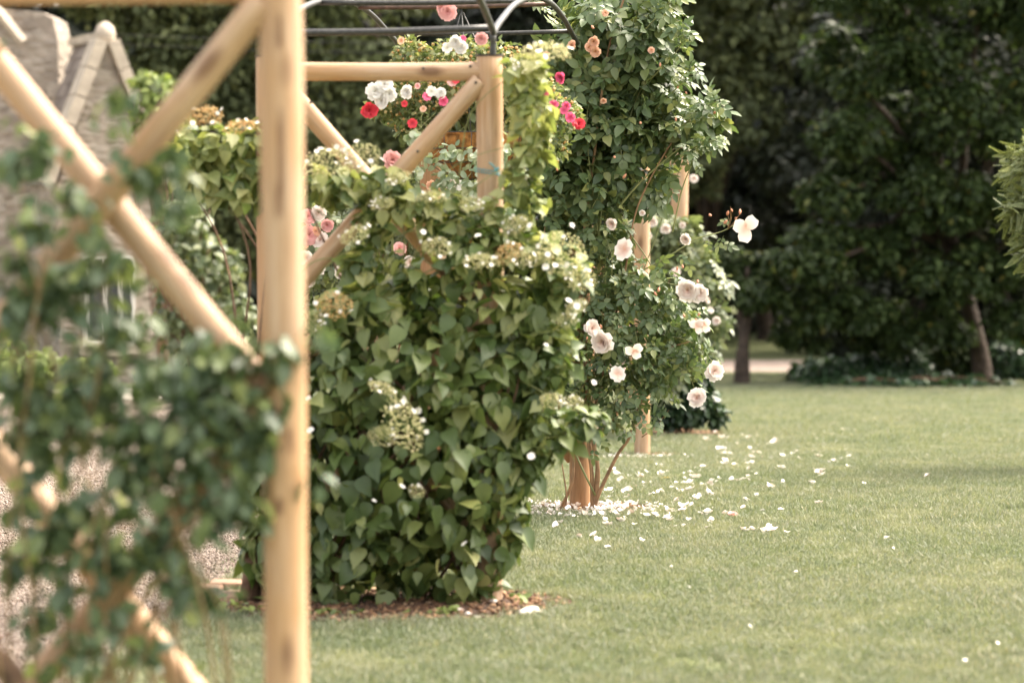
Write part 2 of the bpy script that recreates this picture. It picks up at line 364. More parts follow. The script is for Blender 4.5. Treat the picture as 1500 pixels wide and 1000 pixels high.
# ------------------------------------------------------------------ scattering
def unit(v): return v / (np.linalg.norm(v, axis=-1, keepdims=True) + 1e-9)
def blobs_px(lst, Y, depth=1.0):
    """(px, py, rx, ry[, Y]) -> world ellipsoids standing at distance Y"""
    out = []
    for b in lst:
        y = b[4] if len(b) > 4 else Y; c = at(b[0], b[1], y); k = y / F
        out.append((c, np.array([b[2] * k, max(b[2], b[3]) * k * depth * .8, b[3] * k])))
    return out
def clumps(bl, k, lo=.25, hi=.4, inset=.85):
    out = []
    for c, r in bl:
        for _ in range(k):
            d = unit(rng.normal(size=3)); s = rng.uniform(lo, hi)
            out.append((c + d * r * rng.uniform(inset - .3, inset + .08), r.mean() * s * np.array([1.1, 1.1, .8])))
    return out
def scatter(bl, n, shell=.22, up=.5, rand=.5, droop=.8, outw=.35, size=(.7, 1.2), cull=.75, flip=None):
    C = np.array([b[0] for b in bl]); Rr = np.array([b[1] for b in bl])
    w = (Rr[:, 0] * Rr[:, 2] + Rr[:, 1] * Rr[:, 2] + Rr[:, 0] * Rr[:, 1]); w = w / w.sum()
    P = []; D = []; got = 0
    while got < n:
        m = int((n - got) * 1.6) + 20
        i = rng.choice(len(bl), m, p=w); d = unit(rng.normal(size=(m, 3)))
        rr = 1 - np.abs(rng.normal(0, shell, m)); rr = np.clip(rr + rng.normal(0, .04, m), .05, 1.2)
        p = C[i] + d * Rr[i] * rr[:, None]
        if cull and len(bl) < 60:
            q = (((p[:, None, :] - C[None]) / Rr[None]) ** 2).sum(2); q[np.arange(m), i] = 9
            keep = (q.min(1) > cull ** 2) | (rng.random(m) < .25); p = p[keep]; d = d[keep]; i = i[keep]
        P.append(p); D.append(unit(d / Rr[i])); got += len(p)
    P = np.vstack(P)[:n]; D = np.vstack(D)[:n]
    Nn = unit(D * .8 + np.array([0, 0, up]) + rng.normal(0, rand * 1.15, (n, 3)))
    T = np.array([0, 0, -droop]) + D * outw + rng.normal(0, .45, (n, 3))
    T = unit(T - Nn * (T * Nn).sum(1, keepdims=True)); X = np.cross(T, Nn)
    R = np.stack([X, T, Nn], axis=2)
    return P, R, rng.uniform(size[0], size[1], n)
def front_rank(P, S, cell=7):
    x, y, w = proj(P); ok = (x > -20) & (x < 1520) & (y > -20) & (y < 1020)
    best = {}
    for i in np.argsort(w):
        if not ok[i]: continue
        k = (int(x[i] // cell), int(y[i] // cell))
        if k not in best: best[k] = i
    idx = np.array(list(best.values()), int)
    return idx[np.argsort(-S[idx] / w[idx])] if len(idx) else idx
def foliage(thing, tpl, P, R, S, m, nsep=300, name='foliage', leafname='leaf', lit_young=None, ymask=None):
    sel = front_rank(P, S)[:nsep] if nsep else np.array([], int)
    rest = np.ones(len(P), bool); rest[sel] = False
    me = {}
    for k, mm in ((0, m), (1, lit_young)):
        if mm: me[k] = mesh_np(leafname, tpl[0].copy(), tpl[1], 1, mm)
    for i in sel:
        put(leafname, me[1 if (ymask is not None and ymask[i]) else 0], thing, P[i], R[i], float(S[i]))
    L = np.array(thing.location)
    for k, mm in ((0, m), (1, lit_young)):
        if not mm: continue
        s = rest & (ymask == bool(k)) if ymask is not None else rest
        if s.sum() == 0: continue
        o = put(name, joined(name, tpl, P[s] - L, R[s], S[s], mm), thing, L, kind='stuff')

def gn_scatter(name, pts, scales, tpl_mesh, label, cat=None, tilt=.12, kind='stuff', group=None):
    me = bpy.data.meshes.new(name); me.vertices.add(len(pts)); me.vertices.foreach_set('co', pts.astype(np.float32).ravel())
    a = me.attributes.new('sc', 'FLOAT', 'POINT'); a.data.foreach_set('value', scales.astype(np.float32))
    me.update()
    src = bpy.data.objects.new(name + '_piece', tpl_mesh)
    o = bpy.data.objects.new(name, me); COL.objects.link(o); tag(o, label, cat, group, kind)
    ng = bpy.data.node_groups.new(name, 'GeometryNodeTree')
    ng.interface.new_socket(name='Geometry', in_out='INPUT', socket_type='NodeSocketGeometry')
    ng.interface.new_socket(name='Geometry', in_out='OUTPUT', socket_type='NodeSocketGeometry')
    gi = ng.nodes.new('NodeGroupInput'); go = ng.nodes.new('NodeGroupOutput')
    ip = ng.nodes.new('GeometryNodeInstanceOnPoints'); oi = ng.nodes.new('GeometryNodeObjectInfo')
    oi.inputs['Object'].default_value = src; oi.inputs['As Instance'].default_value = True
    rv = ng.nodes.new('FunctionNodeRandomValue'); rv.data_type = 'FLOAT_VECTOR'
    rv.inputs[0].default_value = (-tilt, -tilt, 0); rv.inputs[1].default_value = (tilt, tilt, 6.283)
    at_ = ng.nodes.new('GeometryNodeInputNamedAttribute'); at_.data_type = 'FLOAT'; at_.inputs['Name'].default_value = 'sc'
    ng.links.new(gi.outputs[0], ip.inputs['Points']); ng.links.new(oi.outputs['Geometry'], ip.inputs['Instance'])
    ng.links.new(rv.outputs[0], ip.inputs['Rotation']); ng.links.new(at_.outputs[0], ip.inputs['Scale'])
    ng.links.new(ip.outputs[0], go.inputs[0])
    md = o.modifiers.new('scatter', 'NODES'); md.node_group = ng
    return o

# ================================================================== SETTING
# ground: one sheet, rows shared with every sheet laid on it
rows = sorted(set(list(np.arange(-60, 0, 10.)) + list(np.arange(0, 40.01, .5)) + list(GY) + list(np.arange(45, 401, 15.))))
rows = np.array(rows)
def sheet(name, xl, xr, y0, y1, lift, m, nx=2, kind='structure', label=None, edge=0):
    ys = rows[(rows > y0) & (rows < y1)]
    if edge: ys = np.array(sorted(set(list(ys) + list(np.arange(y0, y1, .12)))))
    ys = np.concatenate([[y0], ys[(ys > y0)], [y1]])
    V = []; Fc = []
    for y in ys:
        a = xl(y) if callable(xl) else xl; b = xr(y) if callable(xr) else xr
        for k in range(nx + 1): V.append((a + (b - a) * k / nx, y, gz(y) + lift))
    for i in range(len(ys) - 1):
        for k in range(nx):
            q = i * (nx + 1) + k; Fc.append((q, q + 1, q + nx + 2, q + nx + 1))
    me = bpy.data.meshes.new(name); me.from_pydata(V, [], Fc); me.materials.append(m)
    o = bpy.data.objects.new(name, me); COL.objects.link(o); return tag(o, label, None, None, kind)

m, nt, b = mat('turf_soil')
g = nt.nodes.new('ShaderNodeNewGeometry'); n1 = noise(nt, g.outputs['Position'], .9, 4); n2 = noise(nt, g.outputs['Position'], 60, 4)
r = ramp(nt, [(.3, (.12, .135, .068)), (.5, (.16, .175, .09)), (.72, (.21, .215, .12))]); nt.links.new(n2.outputs[0], r.inputs[0])
c = mixc(nt, maprange(nt, n1.outputs[0], .42, .62, 0, 1), r.outputs[0], (.8, .88, .74), 'MULTIPLY')
nt.links.new(c, b.inputs['Base Color']); b.inputs['Roughness'].default_value = .95; b.inputs['Specular IOR Level'].default_value = .1; bump(nt, n2.outputs[0], 1, .02, b)
M['turf'] = m
sheet('ground', -300, 300, -60, 400, 0, M['turf'], 40)

m, nt, b = mat('gravel')
g = nt.nodes.new('ShaderNodeNewGeometry'); v = nt.nodes.new('ShaderNodeTexVoronoi'); v.inputs['Scale'].default_value = 80
nt.links.new(g.outputs['Position'], v.inputs['Vector'])
n1 = noise(nt, g.outputs['Position'], 1.3, 4)
sp = nt.nodes.new('ShaderNodeSeparateColor'); nt.links.new(v.outputs['Color'], sp.inputs[0])
r = ramp(nt, [(0, (.13, .098, .075)), (.5, (.21, .165, .13)), (1, (.31, .255, .21))]); nt.links.new(sp.outputs[0], r.inputs[0])
c = mixc(nt, maprange(nt, n1.outputs[0], .35, .65, 0, .4), r.outputs[0], (.2, .155, .12))
nt.links.new(c, b.inputs['Base Color']); b.inputs['Roughness'].default_value = .9
bump(nt, maprange(nt, v.outputs['Distance'], 0, .5, 1, 0), 1, .008, b); M['gravel'] = m
def gravel_edge(y): return float(np.interp(y, [5, 7.0, 7.8, 9.4, 10.5, 13, 20, 26.5], [-2.0, -1.62, -1.43, -1.17, -1.1, -1.3, -2.2, -3.2])) + .03 * math.sin(y * 7) + .02 * math.sin(y * 17.3)
sheet('gravel_path', -30, gravel_edge, 3, 26.2, .004, M['gravel'], 3, edge=1)
M['paving'] = plain('pale_paving', (.45, .4, .34), .85, .15, 3)
sheet('paving', -30, lambda y: -3.1, 26.2, 28.6, .012, M['paving'], 3)
M['drive'] = plain('pale_drive', (.33, .26, .22), .9, .2, 6)
sheet('driveway', -30, 60, 34.6, 37.4, .004, M['drive'], 3)

# pebbles lying on the gravel
def pebble_mesh():
    P = rng.uniform(-.05, .05, (26, 3)); P[:, 2] = rng.uniform(0, .004, 26)
    R = np.array([np.array(Euler(rng.uniform(0, 6, 3)).to_matrix()) for _ in range(26)])
    return joined('pebble', OCT, P, R, rng.uniform(.006, .014, (26, 3)), M['pebble'])
M['pebble'] = leaf_mat('pebble', [(0, (0.104, 0.072, 0.0546)), (.5, (0.224, 0.172, 0.136)), (1, (0.36, 0.304, 0.257))], .85, 0, (1, 1, 1))
y = 6.5 + 19 * rng.random(30000) ** 1.4; x = rng.uniform(-1, 0, 30000) * (.24 * y + .3)
keep = x < np.array([gravel_edge(q) for q in y]) + .03; x, y = x[keep], y[keep]
gn_scatter('gravel', np.stack([x, y, gz(y) + .005], 1), np.interp(y, [6, 26], [.9, 2.2]) * rng.uniform(.8, 1.2, len(x)), pebble_mesh(), 'loose pinkish gravel covering the path left of the lawn', 'gravel', .1)

# lawn blades
def tuft(nb, h, w, spread):
    V = []; Fc = []
    for i in range(nb):
        a = rng.uniform(0, 6.283); px, py = rng.uniform(-spread, spread, 2); hh = h * rng.uniform(.45, 1.15)
        dx, dy = math.cos(a) * w, math.sin(a) * w; ln = rng.uniform(.1, 1.0) * hh; b2 = rng.uniform(0, 6.283)
        lx, ly = math.cos(b2) * ln, math.sin(b2) * ln; o = len(V)
        V += [(px - dx, py - dy, 0), (px + dx, py + dy, 0), (px + dx * .8 + lx * .4, py + dy * .8 + ly * .4, hh * .6), (px - dx * .8 + lx * .4, py - dy * .8 + ly * .4, hh * .6), (px + lx, py + ly, hh)]
        Fc += [(o, o + 1, o + 2, o + 3), (o + 3, o + 2, o + 4)]
    me = bpy.data.meshes.new('tuft'); me.from_pydata(V, [], Fc); me.materials.append(M['grass']); return me
def bed_mask(x, y):
    k = np.zeros(len(x), bool)
    for cx, cy, rx, ry in BEDS: k |= ((x - cx) / rx) ** 2 + ((y - cy) / ry) ** 2 < 1
    return k
P2B = at(396, 300, 9.3); P2 = at(716, 300, 9.3); P3 = at(850, 740, 12.6); P4 = at(940, 600, 16.7)
BEDS = [(-.5, 9.24, .72, .42), (P3[0] + .04, 12.55, .36, .28), (P4[0] + .08, 16.75, .2, .16), (1.36, 19.4, .40, .5)]
def lawn(name, y0, y1, n, sc, label, src):
    y = np.sqrt(rng.uniform(y0 ** 2, y1 ** 2, n)); x = rng.uniform(-1, 1, n) * (.222 * y + .35)
    k = (x > np.array([gravel_edge(q) for q in y]) + rng.normal(0, .03, n)) | (y > 28.7); k &= ~bed_mask(x, y); x, y = x[k], y[k]
    return np.stack([x, y, gz(y)], 1), rng.uniform(.8, 1.2, len(x)) * sc
pa, sa = lawn('', 6.2, 12, 12000, 1, '', None); pb, sb = lawn('', 12, 18, 14000, 1.15, '', None); pc, sc_ = lawn('', 18, 33.5, 22000, 1.5, '', None)
tm = tuft(90, .028, .002, .06)
gn_scatter('lawn', np.vstack([pa, pb, pc]), np.concatenate([sa, sb, sc_]), tm, 'short mown pale green grass of the garden lawn', 'grass', .1)

# planting beds
for i, (cx, cy, rx, ry) in enumerate(BEDS):
    mb = MB(); V = [(cx, cy, gz(cy) + .012)]; n = 40
    for k in range(n):
        a = 2 * math.pi * k / n; q = 1 + .07 * math.sin(3 * a + i) + .04 * math.sin(7 * a) + rng.uniform(-.05, .05)
        yy = cy + ry * math.sin(a) * q; V.append((cx + rx * math.cos(a) * q, yy, gz(yy) + .006))
    mb.add(V, [(0, k + 1, (k + 1) % n + 1) for k in range(n)])
    o = put('soil_bed', mb.mesh('soil_bed', M['soil'], False), kind='structure')
    nn = int(900 * rx * ry / .25) + 60
    a = rng.uniform(0, 6.283, nn); q = np.sqrt(rng.random(nn)) * .98; X = cx + rx * np.cos(a) * q; Yy = cy + ry * np.sin(a) * q
    P = np.stack([X, Yy, gz(Yy) + .012], 1); R = np.array([np.array(Euler((rng.normal(0, .35), rng.normal(0, .35), rng.uniform(0, 6))).to_matrix()) for _ in range(nn)])
    S = np.stack([rng.uniform(.02, .06, nn), rng.uniform(.012, .03, nn), rng.uniform(.01, .022, nn)], 1)
    o = put('bark_mulch', joined('bark_mulch', OCT, P, R, S, M['bark_chip'], False))
    tag(o, ['bark chips and clods spread under the climbing hydrangea', 'bark chips and clods around the foot of the rose post', 'bark chips around the foot of the distant post', 'bark chips beneath the dark shrub far along the lawn'][i], 'mulch', None, 'stuff')

# ================================================================== TRELLIS
def pole(name, a, b, r, parent, m=None, n=16, taper=1.0, seed=0, ends=True):
    a = np.array(a, float); b = np.array(b, float); L = np.linalg.norm(b - a)
    rr = random.Random(seed); ph = rr.uniform(0, 6); pts = []; rad = []; k = max(6, int(L / .06))
    for i in range(k + 1):
        t = i / k; pts.append((.004 * math.sin(t * 3 + ph), .004 * math.cos(t * 2.3 + ph), t * L)); rad.append(r * (1 + (taper - 1) * t) * (1 + .018 * math.sin(t * L * 9 + ph)))
    rad = [rad[0] * .94] + rad + [rad[-1] * .93]; pts = [(pts[0][0], pts[0][1], -.004)] + pts + [(pts[-1][0], pts[-1][1], L + .004)]
    mb = MB(); mb.tube(pts, rad, n)
    me = mb.mesh(name, m or M['wood'])
    q = Vector(b - a).to_track_quat('Z', 'Y')
    return put(name, me, parent, a, q)
def panel(label, A, B, ztopA, ztopB, group='rustic pole trellis panels along the lawn', cells=2, shared_a=False, bot=.23, r=.05, braces=True, wm='wood'):
    """A, B ground points of its two posts"""
    A = np.array(A, float); B = np.array(B, float)
    t = empty('trellis_panel', (A + B) / 2, label, 'trellis', group)
    d = unit(B - A); hd = np.array([d[0], d[1], 0])
    za = A[2] + ztopA; zb = B[2] + ztopB
    for i, (Q, z) in enumerate(((A, za), (B, zb))):
        if i == 0 and shared_a: continue
        pole('post', (Q[0], Q[1], Q[2] - .05), (Q[0], Q[1], z), r, t, M[wm], seed=i + int(A[1] * 10))
        mb = MB(); mb.tube([(0, 0, z + .005), (0, 0, z + .011)], r * 1.1, 20)
        put('post_cap', mb.mesh('post_cap', M['cap'], False), t, (Q[0], Q[1], 0))
    off = hd * (r * .7)
    pole('top_rail', np.array([A[0], A[1], za - .05]) + off, np.array([B[0], B[1], zb - .05]) - off, .035, t, M[wm], seed=3)
    if braces:
        zt0, zt1 = za - .09, zb - .09; h = (zt0 - A[2] - bot) / cells
        nrm = np.array([-hd[1], hd[0], 0])
        for c in range(cells):
            top = -c * h; bo = -(c + 1) * h + .03
            s = .022
            pole('brace', np.array([B[0], B[1], zt1 + top]) - off * 1.1 + nrm * -s, np.array([A[0], A[1], zt0 + bo]) + off * 1.1 + nrm * -s, .036, t, M[wm], seed=11 + c)
            pole('brace', np.array([A[0], A[1], zt0 + top]) + off * 1.1 + nrm * s, np.array([B[0], B[1], zt1 + bo]) - off * 1.1 + nrm * s, .036, t, M[wm], seed=21 + c)
    return t
def gpt(px, Y, py=280):
    p = at(px, py, Y); p[2] = gz(Y); return p
TP1 = panel('nearest pole trellis panel, blurred, with two wooden crosses and leafy climber over it', gpt(-95, 5.72, 500), gpt(414, 5.55, 500), 2.11, 2.11, bot=.16)
[c for c in TP1.children if c.name.startswith('post') and 'cap' not in c.name][-1].data.materials[0] = M['wood_stain']
TP2 = panel('pole trellis panel half buried in the climbing hydrangea, blue twine round its post', gpt(396, 9.35), gpt(717, 9.3), 2.1, 2.1)
mb = MB()
for k in range(2):
    mb.tube([(P2[0] + .053 * math.cos(a), 9.3 + .053 * math.sin(a), at(716, 250 + k * 4 + 3 * math.cos(a), 9.3)[2]) for a in np.linspace(0, 2 * math.pi, 25)], .0022, 5)
kx = at(728, 250, 9.24)
mb.tube([kx, kx + np.array([-.02, -.01, .025]), kx + np.array([-.03, -.005, .03])], .003, 5)
mb.tube([kx, kx + np.array([.012, -.01, -.03]), kx + np.array([.01, -.005, -.055])], .003, 5)
mb.tube([kx + np.array([-.008, -.004, 0]), kx + np.array([.008, -.004, .01])], .006, 6)
put('twine', mb.mesh('twine', M['twine']), TP2)
for px, py, dy in ((689, 97, .034), (697, 121, .058), (620, 100, .034), (612, 222, .058), (455, 150, .014)):
    mb = MB(); c0 = at(px, py, 9.3 - dy - .001); mb.tube([c0 + np.array([0, .004, 0]), c0, c0 + np.array([0, -.003, 0])], [.006, .006, .004], 8); recentred('nail_head', mb, M['cap'], TP2)
TP3 = panel('pole trellis panel behind the climbing rose beyond the metal arch', gpt(630, 12.65), gpt(851, 12.6), 2.24, 2.24, wm='wood_brown', r=.055)
TP4 = panel('distant pole trellis panel, its right post top bare against the dark trees', gpt(860, 19.9), gpt(996, 19.6, 215), 2.33, 2.33, r=.07)
tA = empty('wooden_post', gpt(940, 16.7, 600), 'bare round wooden post standing on the lawn behind the rose', 'post')
pole('post', (tA.location.x, tA.location.y, tA.location.z - .05), (tA.location.x, tA.location.y, tA.location.z + 2.08), .055, tA, seed=77)
q0 = tA.location
pole('brace', (q0.x - .02, q0.y + .02, q0.z + .62), (at(860, 500, 16.8)[0], 16.8, q0.z + 1.2), .036, tA, seed=5)
pole('brace', (q0.x - .02, q0.y + .02, q0.z + .55), (at(860, 500, 16.8)[0], 16.8, q0.z + .02), .036, tA, seed=6)

# metal arches over the posts
arch = empty('metal_arch', at(560, 85, 11), 'dark metal tunnel arch of hoops and bars over the trellis posts', 'arch')
def hoop(pts, r=.013, m=None):
    mb = MB(); mb.tube(spline([at(*p) for p in pts], 6), r, 10); return recentred('hoop', mb, m or M['iron'], arch)
hoop([(722, 92, 9.3), (722.5, 66, 9.3), (723, 48, 9.32), (737, 26, 9.6), (757, 5, 10.1), (785, -4, 10.8), (808, 6, 11.4), (824, 25, 11.8), (836, 46, 12.1), (848, 70, 12.4), (853, 95, 12.6), (853, 118, 12.6)])
hoop([(398, 92, 9.3), (398, 60, 9.3), (408, 40, 9.35), (428, 21, 9.5), (465, 3, 10.1), (500, -1, 10.8), (527, 9, 11.4), (548, 25, 11.8), (566, 45, 12.1), (584, 66, 12.4), (600, 90, 12.6), (630, 118, 12.6)])
hoop([(722, 60, 9.3), (722, 46, 9.28), (714, 25, 9.1), (703, 0, 8.9), (670, -60, 8.5), (590, -150, 7.5), (500, -170, 6.5), (440, -110, 5.8), (414, -46, 5.56)])
def bar(a, b, r=.0125, m=None):
    mb = MB(); A, B = at(*a), at(*b); pts = [A + (B - A) * t + np.array([0, 0, -.006 * math.sin(math.pi * t)]) for t in np.linspace(0, 1, 8)]
    mb.tube(pts, r, 10); recentred('bar', mb, m or M['iron'], arch)
bar((723, 41, 9.31), (400, 48, 9.33), .014); bar((764, 1, 10.2), (466, 4, 10.15), .012)
bar((806, 6, 11.35), (525, 11, 11.35), .011, M['rusty_iron']); bar((836, 46, 12.1), (562, 50, 12.1), .0115)

# ================================================================== CLIMBING HYDRANGEA
def stems(thing, roots, blobs, n, r0=.008, m=None, name='stem', sep=False, seed=1, jit=.12, nside=5):
    rr = random.Random(seed); mb = MB()
    for k in range(n):
        a = np.array(rr.choice(roots), float) + np.array([rr.uniform(-.03, .03), rr.uniform(-.03, .03), 0]); c, r = rr.choice(blobs)
        b = c + np.array([rr.uniform(-.8, .8) * r[0], rr.uniform(-.8, .8) * r[1], rr.uniform(-.7, .8) * r[2]])
        m1 = a * .6 + b * .4 + np.array([rr.uniform(-jit, jit), rr.uniform(-jit, jit), .1]); m2 = a * .25 + b * .75 + np.array([rr.uniform(-jit, jit), rr.uniform(-jit, jit), .08])
        pts = spline([a, m1, m2, b], 5); rad = list(np.linspace(r0, r0 * .3, len(pts)))
        if sep:
            q = MB(); q.tube(pts, rad, nside); recentred(name, q, m, thing)
        else: mb.tube(pts, rad, nside)
    if not sep: recentred(name, mb, m, thing, kind='stuff')

hyd = empty('climbing_hydrangea', gpt(560, 9.3), 'dense climbing hydrangea with heart shaped leaves and cream lacecap flowers covering the second trellis', 'shrub')
body = blobs_px([(600, 540, 150, 110), (600, 690, 170, 130), (520, 800, 110, 88), (660, 790, 100, 88), (480, 620, 80, 130), (430, 800, 78, 72), (405, 700, 50, 90), (480, 500, 55, 45),
                 (700, 560, 95, 110), (715, 680, 60, 90), (570, 450, 110, 42), (690, 450, 105, 60), (785, 455, 62, 45), (735, 740, 38, 60), (765, 600, 52, 70), (790, 520, 45, 50), (745, 670, 45, 60)], 9.28, .85)
arms = blobs_px([(560, 325, 45, 26), (505, 272, 50, 30), (470, 275, 30, 25), (600, 300, 55, 26), (665, 325, 60, 40), (530, 385, 40, 25), (560, 260, 40, 14), (700, 365, 75, 40), (640, 385, 70, 35), (820, 395, 45, 38), (800, 520, 50, 45), (770, 360, 40, 30), (560, 270, 40, 25),
                 (800, 640, 52, 38), (850, 617, 36, 24), (755, 680, 35, 45),
                 (772, 110, 32, 38), (780, 165, 32, 40), (778, 215, 30, 35), (755, 300, 45, 30), (720, 325, 40, 25), (760, 260, 25, 32)], 9.2, .7)
left = blobs_px([(275, 215, 42, 35), (330, 215, 50, 38), (375, 215, 35, 45), (300, 262, 45, 28), (350, 275, 45, 35), (395, 250, 30, 50), (250, 235, 22, 22)], 9.3, .8)
P1_, R1_, S1_ = scatter(body, 2750, .16, .35, .42, 1.0, .25, (.042, .1))
Pi, Ri, Si = scatter([(c + np.array([0, .12, 0]), r * np.array([.85, .8, .85])) for c, r in body], 900, .5, .3, .6, .8, .2, (.07, .1), cull=0)
Pi2, Ri2, Si2 = scatter(clumps(body, 4, .12, .24, 1.05), 420, .4, .6, .5, .7, .5, (.04, .075), cull=0); Pi, Ri, Si = np.vstack([Pi, Pi2]), np.concatenate([Ri, Ri2]), np.concatenate([Si, Si2])
P2_, R2_, S2_ = scatter(arms, 1900, .33, .8, .5, .55, .5, (.03, .072))
P3_, R3_, S3_ = scatter(left, 330, .3, .7, .45, .6, .5, (.045, .08))
P = np.vstack([P1_, Pi, P2_, P3_]); R = np.concatenate([R1_, Ri, R2_, R3_]); S = np.concatenate([S1_, Si, S2_, S3_])
sx, sy, _w = proj(P); keep = np.ones(len(P), bool)
for (xa_, ya_), (xb__, yb__), wd_ in (((582, 325), (640, 402), 17), ((512, 345), (448, 425), 17), ((440, 150), (530, 235), 24), ((700, 120), (600, 235), 24)):   # the climber has been tied back off these braces
    dx_, dy_ = xb__ - xa_, yb__ - ya_; tt = np.clip(((sx - xa_) * dx_ + (sy - ya_) * dy_) / (dx_ ** 2 + dy_ ** 2), 0, 1)
    keep &= (np.hypot(sx - xa_ - tt * dx_, sy - ya_ - tt * dy_) > wd_) | (rng.random(len(P)) < .08)
keep[:len(P1_)] |= sy[:len(P1_)] > 430
nin = (len(P1_), len(P1_) + len(Pi)); inner_ = np.zeros(len(P), bool); inner_[nin[0]:nin[1]] = True
P, R, S, inner_ = P[keep], R[keep], S[keep], inner_[keep]
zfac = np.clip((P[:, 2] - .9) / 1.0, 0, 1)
ym = rng.random(len(P)) < .06 + .8 * zfac  # pale leaves likelier with height, painting in light from above
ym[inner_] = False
foliage(hyd, HYD, P, R, S, M['hyd_leaf'], 300, lit_young=M['hyd_lit_young'], ymask=ym)
stems(hyd, [gpt(460, 9.3), gpt(620, 9.32), gpt(365, 9.3), gpt(700, 9.3)], body + left, 22, .008, M['bark'], seed=4)
stems(hyd, [at(700, 560, 9.34), at(560, 480, 9.36), at(430, 480, 9.36)], arms, 22, .004, M['green_cane'], seed=5)
mb = MB(); tb = gpt(362, 9.3); mb.tube([tb, tb + np.array([.01, 0, .12]), tb + np.array([.06, 0, .3])], [.045, .035, .03], 8); recentred('trunk', mb, M['bark'], hyd)

def lacecap(seed, orange=False, size=1.0, white=8):
    r = np.random.default_rng(seed); n = 330
    a = r.uniform(0, 6.283, n); q = np.sqrt(r.random(n)) * .5
    Pq = np.stack([q * np.cos(a), q * np.sin(a), .14 - .5 * q * q + r.normal(0, .035, n)], 1)
    Rq = np.tile(np.eye(3), (n, 1, 1)); Vb = instances(OCT, Pq, Rq, r.uniform(.026, .055, n)); fb = OCT[1]
    me = mesh_np('flower_head', Vb, fb, n, M['orange_bud'] if orange else M['cream'], False)
    fl_ = []
    for _ in range(white):
        a = r.uniform(0, 6.283); q = r.uniform(.3, .56); fl_.append(((q * math.cos(a), q * math.sin(a), .18 - .5 * q * q + r.normal(0, .02)), (r.normal(0, .45), r.normal(0, .45), r.uniform(0, 6)), r.uniform(.08, .13)))
    return me, fl_
fl = simple_flower(4, 1.35, .34); flm = mesh_np('floret', fl[0], fl[1], 1, M['white_flower'])
HEADS = [lacecap(i, False, 1, 9) for i in range(4)] + [lacecap(9, True, 1, 6)]
heads = [(300, 172, 62, 4), (352, 188, 58, 4), (270, 186, 40, 0), (478, 240, 75, 1), (530, 232, 62, 2), (585, 262, 45, 0), (632, 290, 50, 3), (560, 300, 40, 1), (800, 78, 80, 2), (770, 92, 50, 0), (822, 372, 85, 1), (705, 385, 62, 3),
         (765, 380, 50, 0), (640, 362, 50, 2), (490, 448, 62, 4), (455, 470, 45, 0), (850, 410, 55, 3), (590, 622, 95, 1), (560, 570, 50, 2), (808, 588, 42, 0), (755, 330, 45, 3), (690, 300, 40, 1), (560, 640, 50, 0), (845, 450, 40, 2), (745, 372, 50, 4), (830, 470, 35, 1), (520, 345, 50, 2), (610, 720, 30, 0), (840, 590, 34, 3)]
for i, (px, py, d, k) in enumerate(heads):
    Yh = 9.1 if py < 560 else 8.98
    if 440 < px < 760 and py > 340: Yh -= .08
    w = at(px, py, Yh); q = Euler((rng.normal(.6, .2), rng.normal(0, .25), 0)).to_quaternion() @ Euler((0, 0, rng.uniform(0, 6))).to_quaternion()
    if k == 1 and py > 600: q = Euler((1.1, 0, 1)).to_quaternion()
    h = put('flower_head', HEADS[k][0], hyd, w, q, d / 381 * .88)
    for lo_, ro_, sc0 in HEADS[k][1]:
        c_ = bpy.data.objects.new('floret', flm); COL.objects.link(c_); c_.parent = h; c_.location = lo_; c_.rotation_euler = ro_; c_.scale = (sc0,) * 3
fl = simple_flower(4, 1.35, .34); flm = mesh_np('floret', fl[0], fl[1], 1, M['white_flower'])
for px, py, d in [(455, 630, 13), (452, 583, 9), (680, 796, 12), (589, 712, 11), (548, 733, 8), (778, 668, 13), (552, 565, 10), (700, 345, 11), (776, 330, 10), (833, 440, 11), (845, 448, 12), (838, 330, 9), (620, 340, 10), (540, 330, 9), (870, 560, 9), (800, 505, 8)]:
    w = at(px, py, 8.93 if py > 450 else 8.97); put('floret', flm, hyd, w, Euler((rng.uniform(.3, 1.1), rng.normal(0, .6), rng.uniform(-.5, .5))).to_quaternion(), d / 381 * .78)

# ================================================================== ROSES
ROSES = [rose_tpl(1), rose_tpl(2, .92), rose_tpl(3, 1.02)]
RM = {}
def rose_mesh(k, mk):
    if (k, mk) not in RM:
        t = ROSES[k] if k < 3 else (loose_tpl(5, 3) if k == 3 else simple_flower(5, 1.3, .3)); RM[(k, mk)] = mesh_np('rose', t[0], t[1], 1, M[mk])
    return RM[(k, mk)]
def face_cam(p, tiltx=0, tiltz=0):
    d = Vector((0 - p[0], 0 - p[1], EYE - p[2])).normalized(); q = d.to_track_quat('Z', 'Y')
    return q @ Euler((tiltx, tiltz, rng.uniform(0, 6))).to_quaternion() if False else Euler((tiltx, 0, tiltz)).to_quaternion() @ q @ Euler((0, 0, rng.uniform(0, 6))).to_quaternion()
def add_rose(thing, px, py, d, Y, k=0, mk='rose_white', tx=None, tz=None, name='rose'):
    p = at(px, py, Y); put(name, rose_mesh(k, mk), thing, p, face_cam(p, rng.normal(-.12, .22) if tx is None else tx, rng.normal(0, .35) if tz is None else tz), d * Y / F * 1.08)
budm = MB(); budm.tube([(0, 0, -.5), (0, 0, -.3), (0, 0, 0), (0, 0, .3), (0, 0, .5)], [.06, .22, .28, .16, .02], 6); budme = budm.mesh('bud', M['bud'])

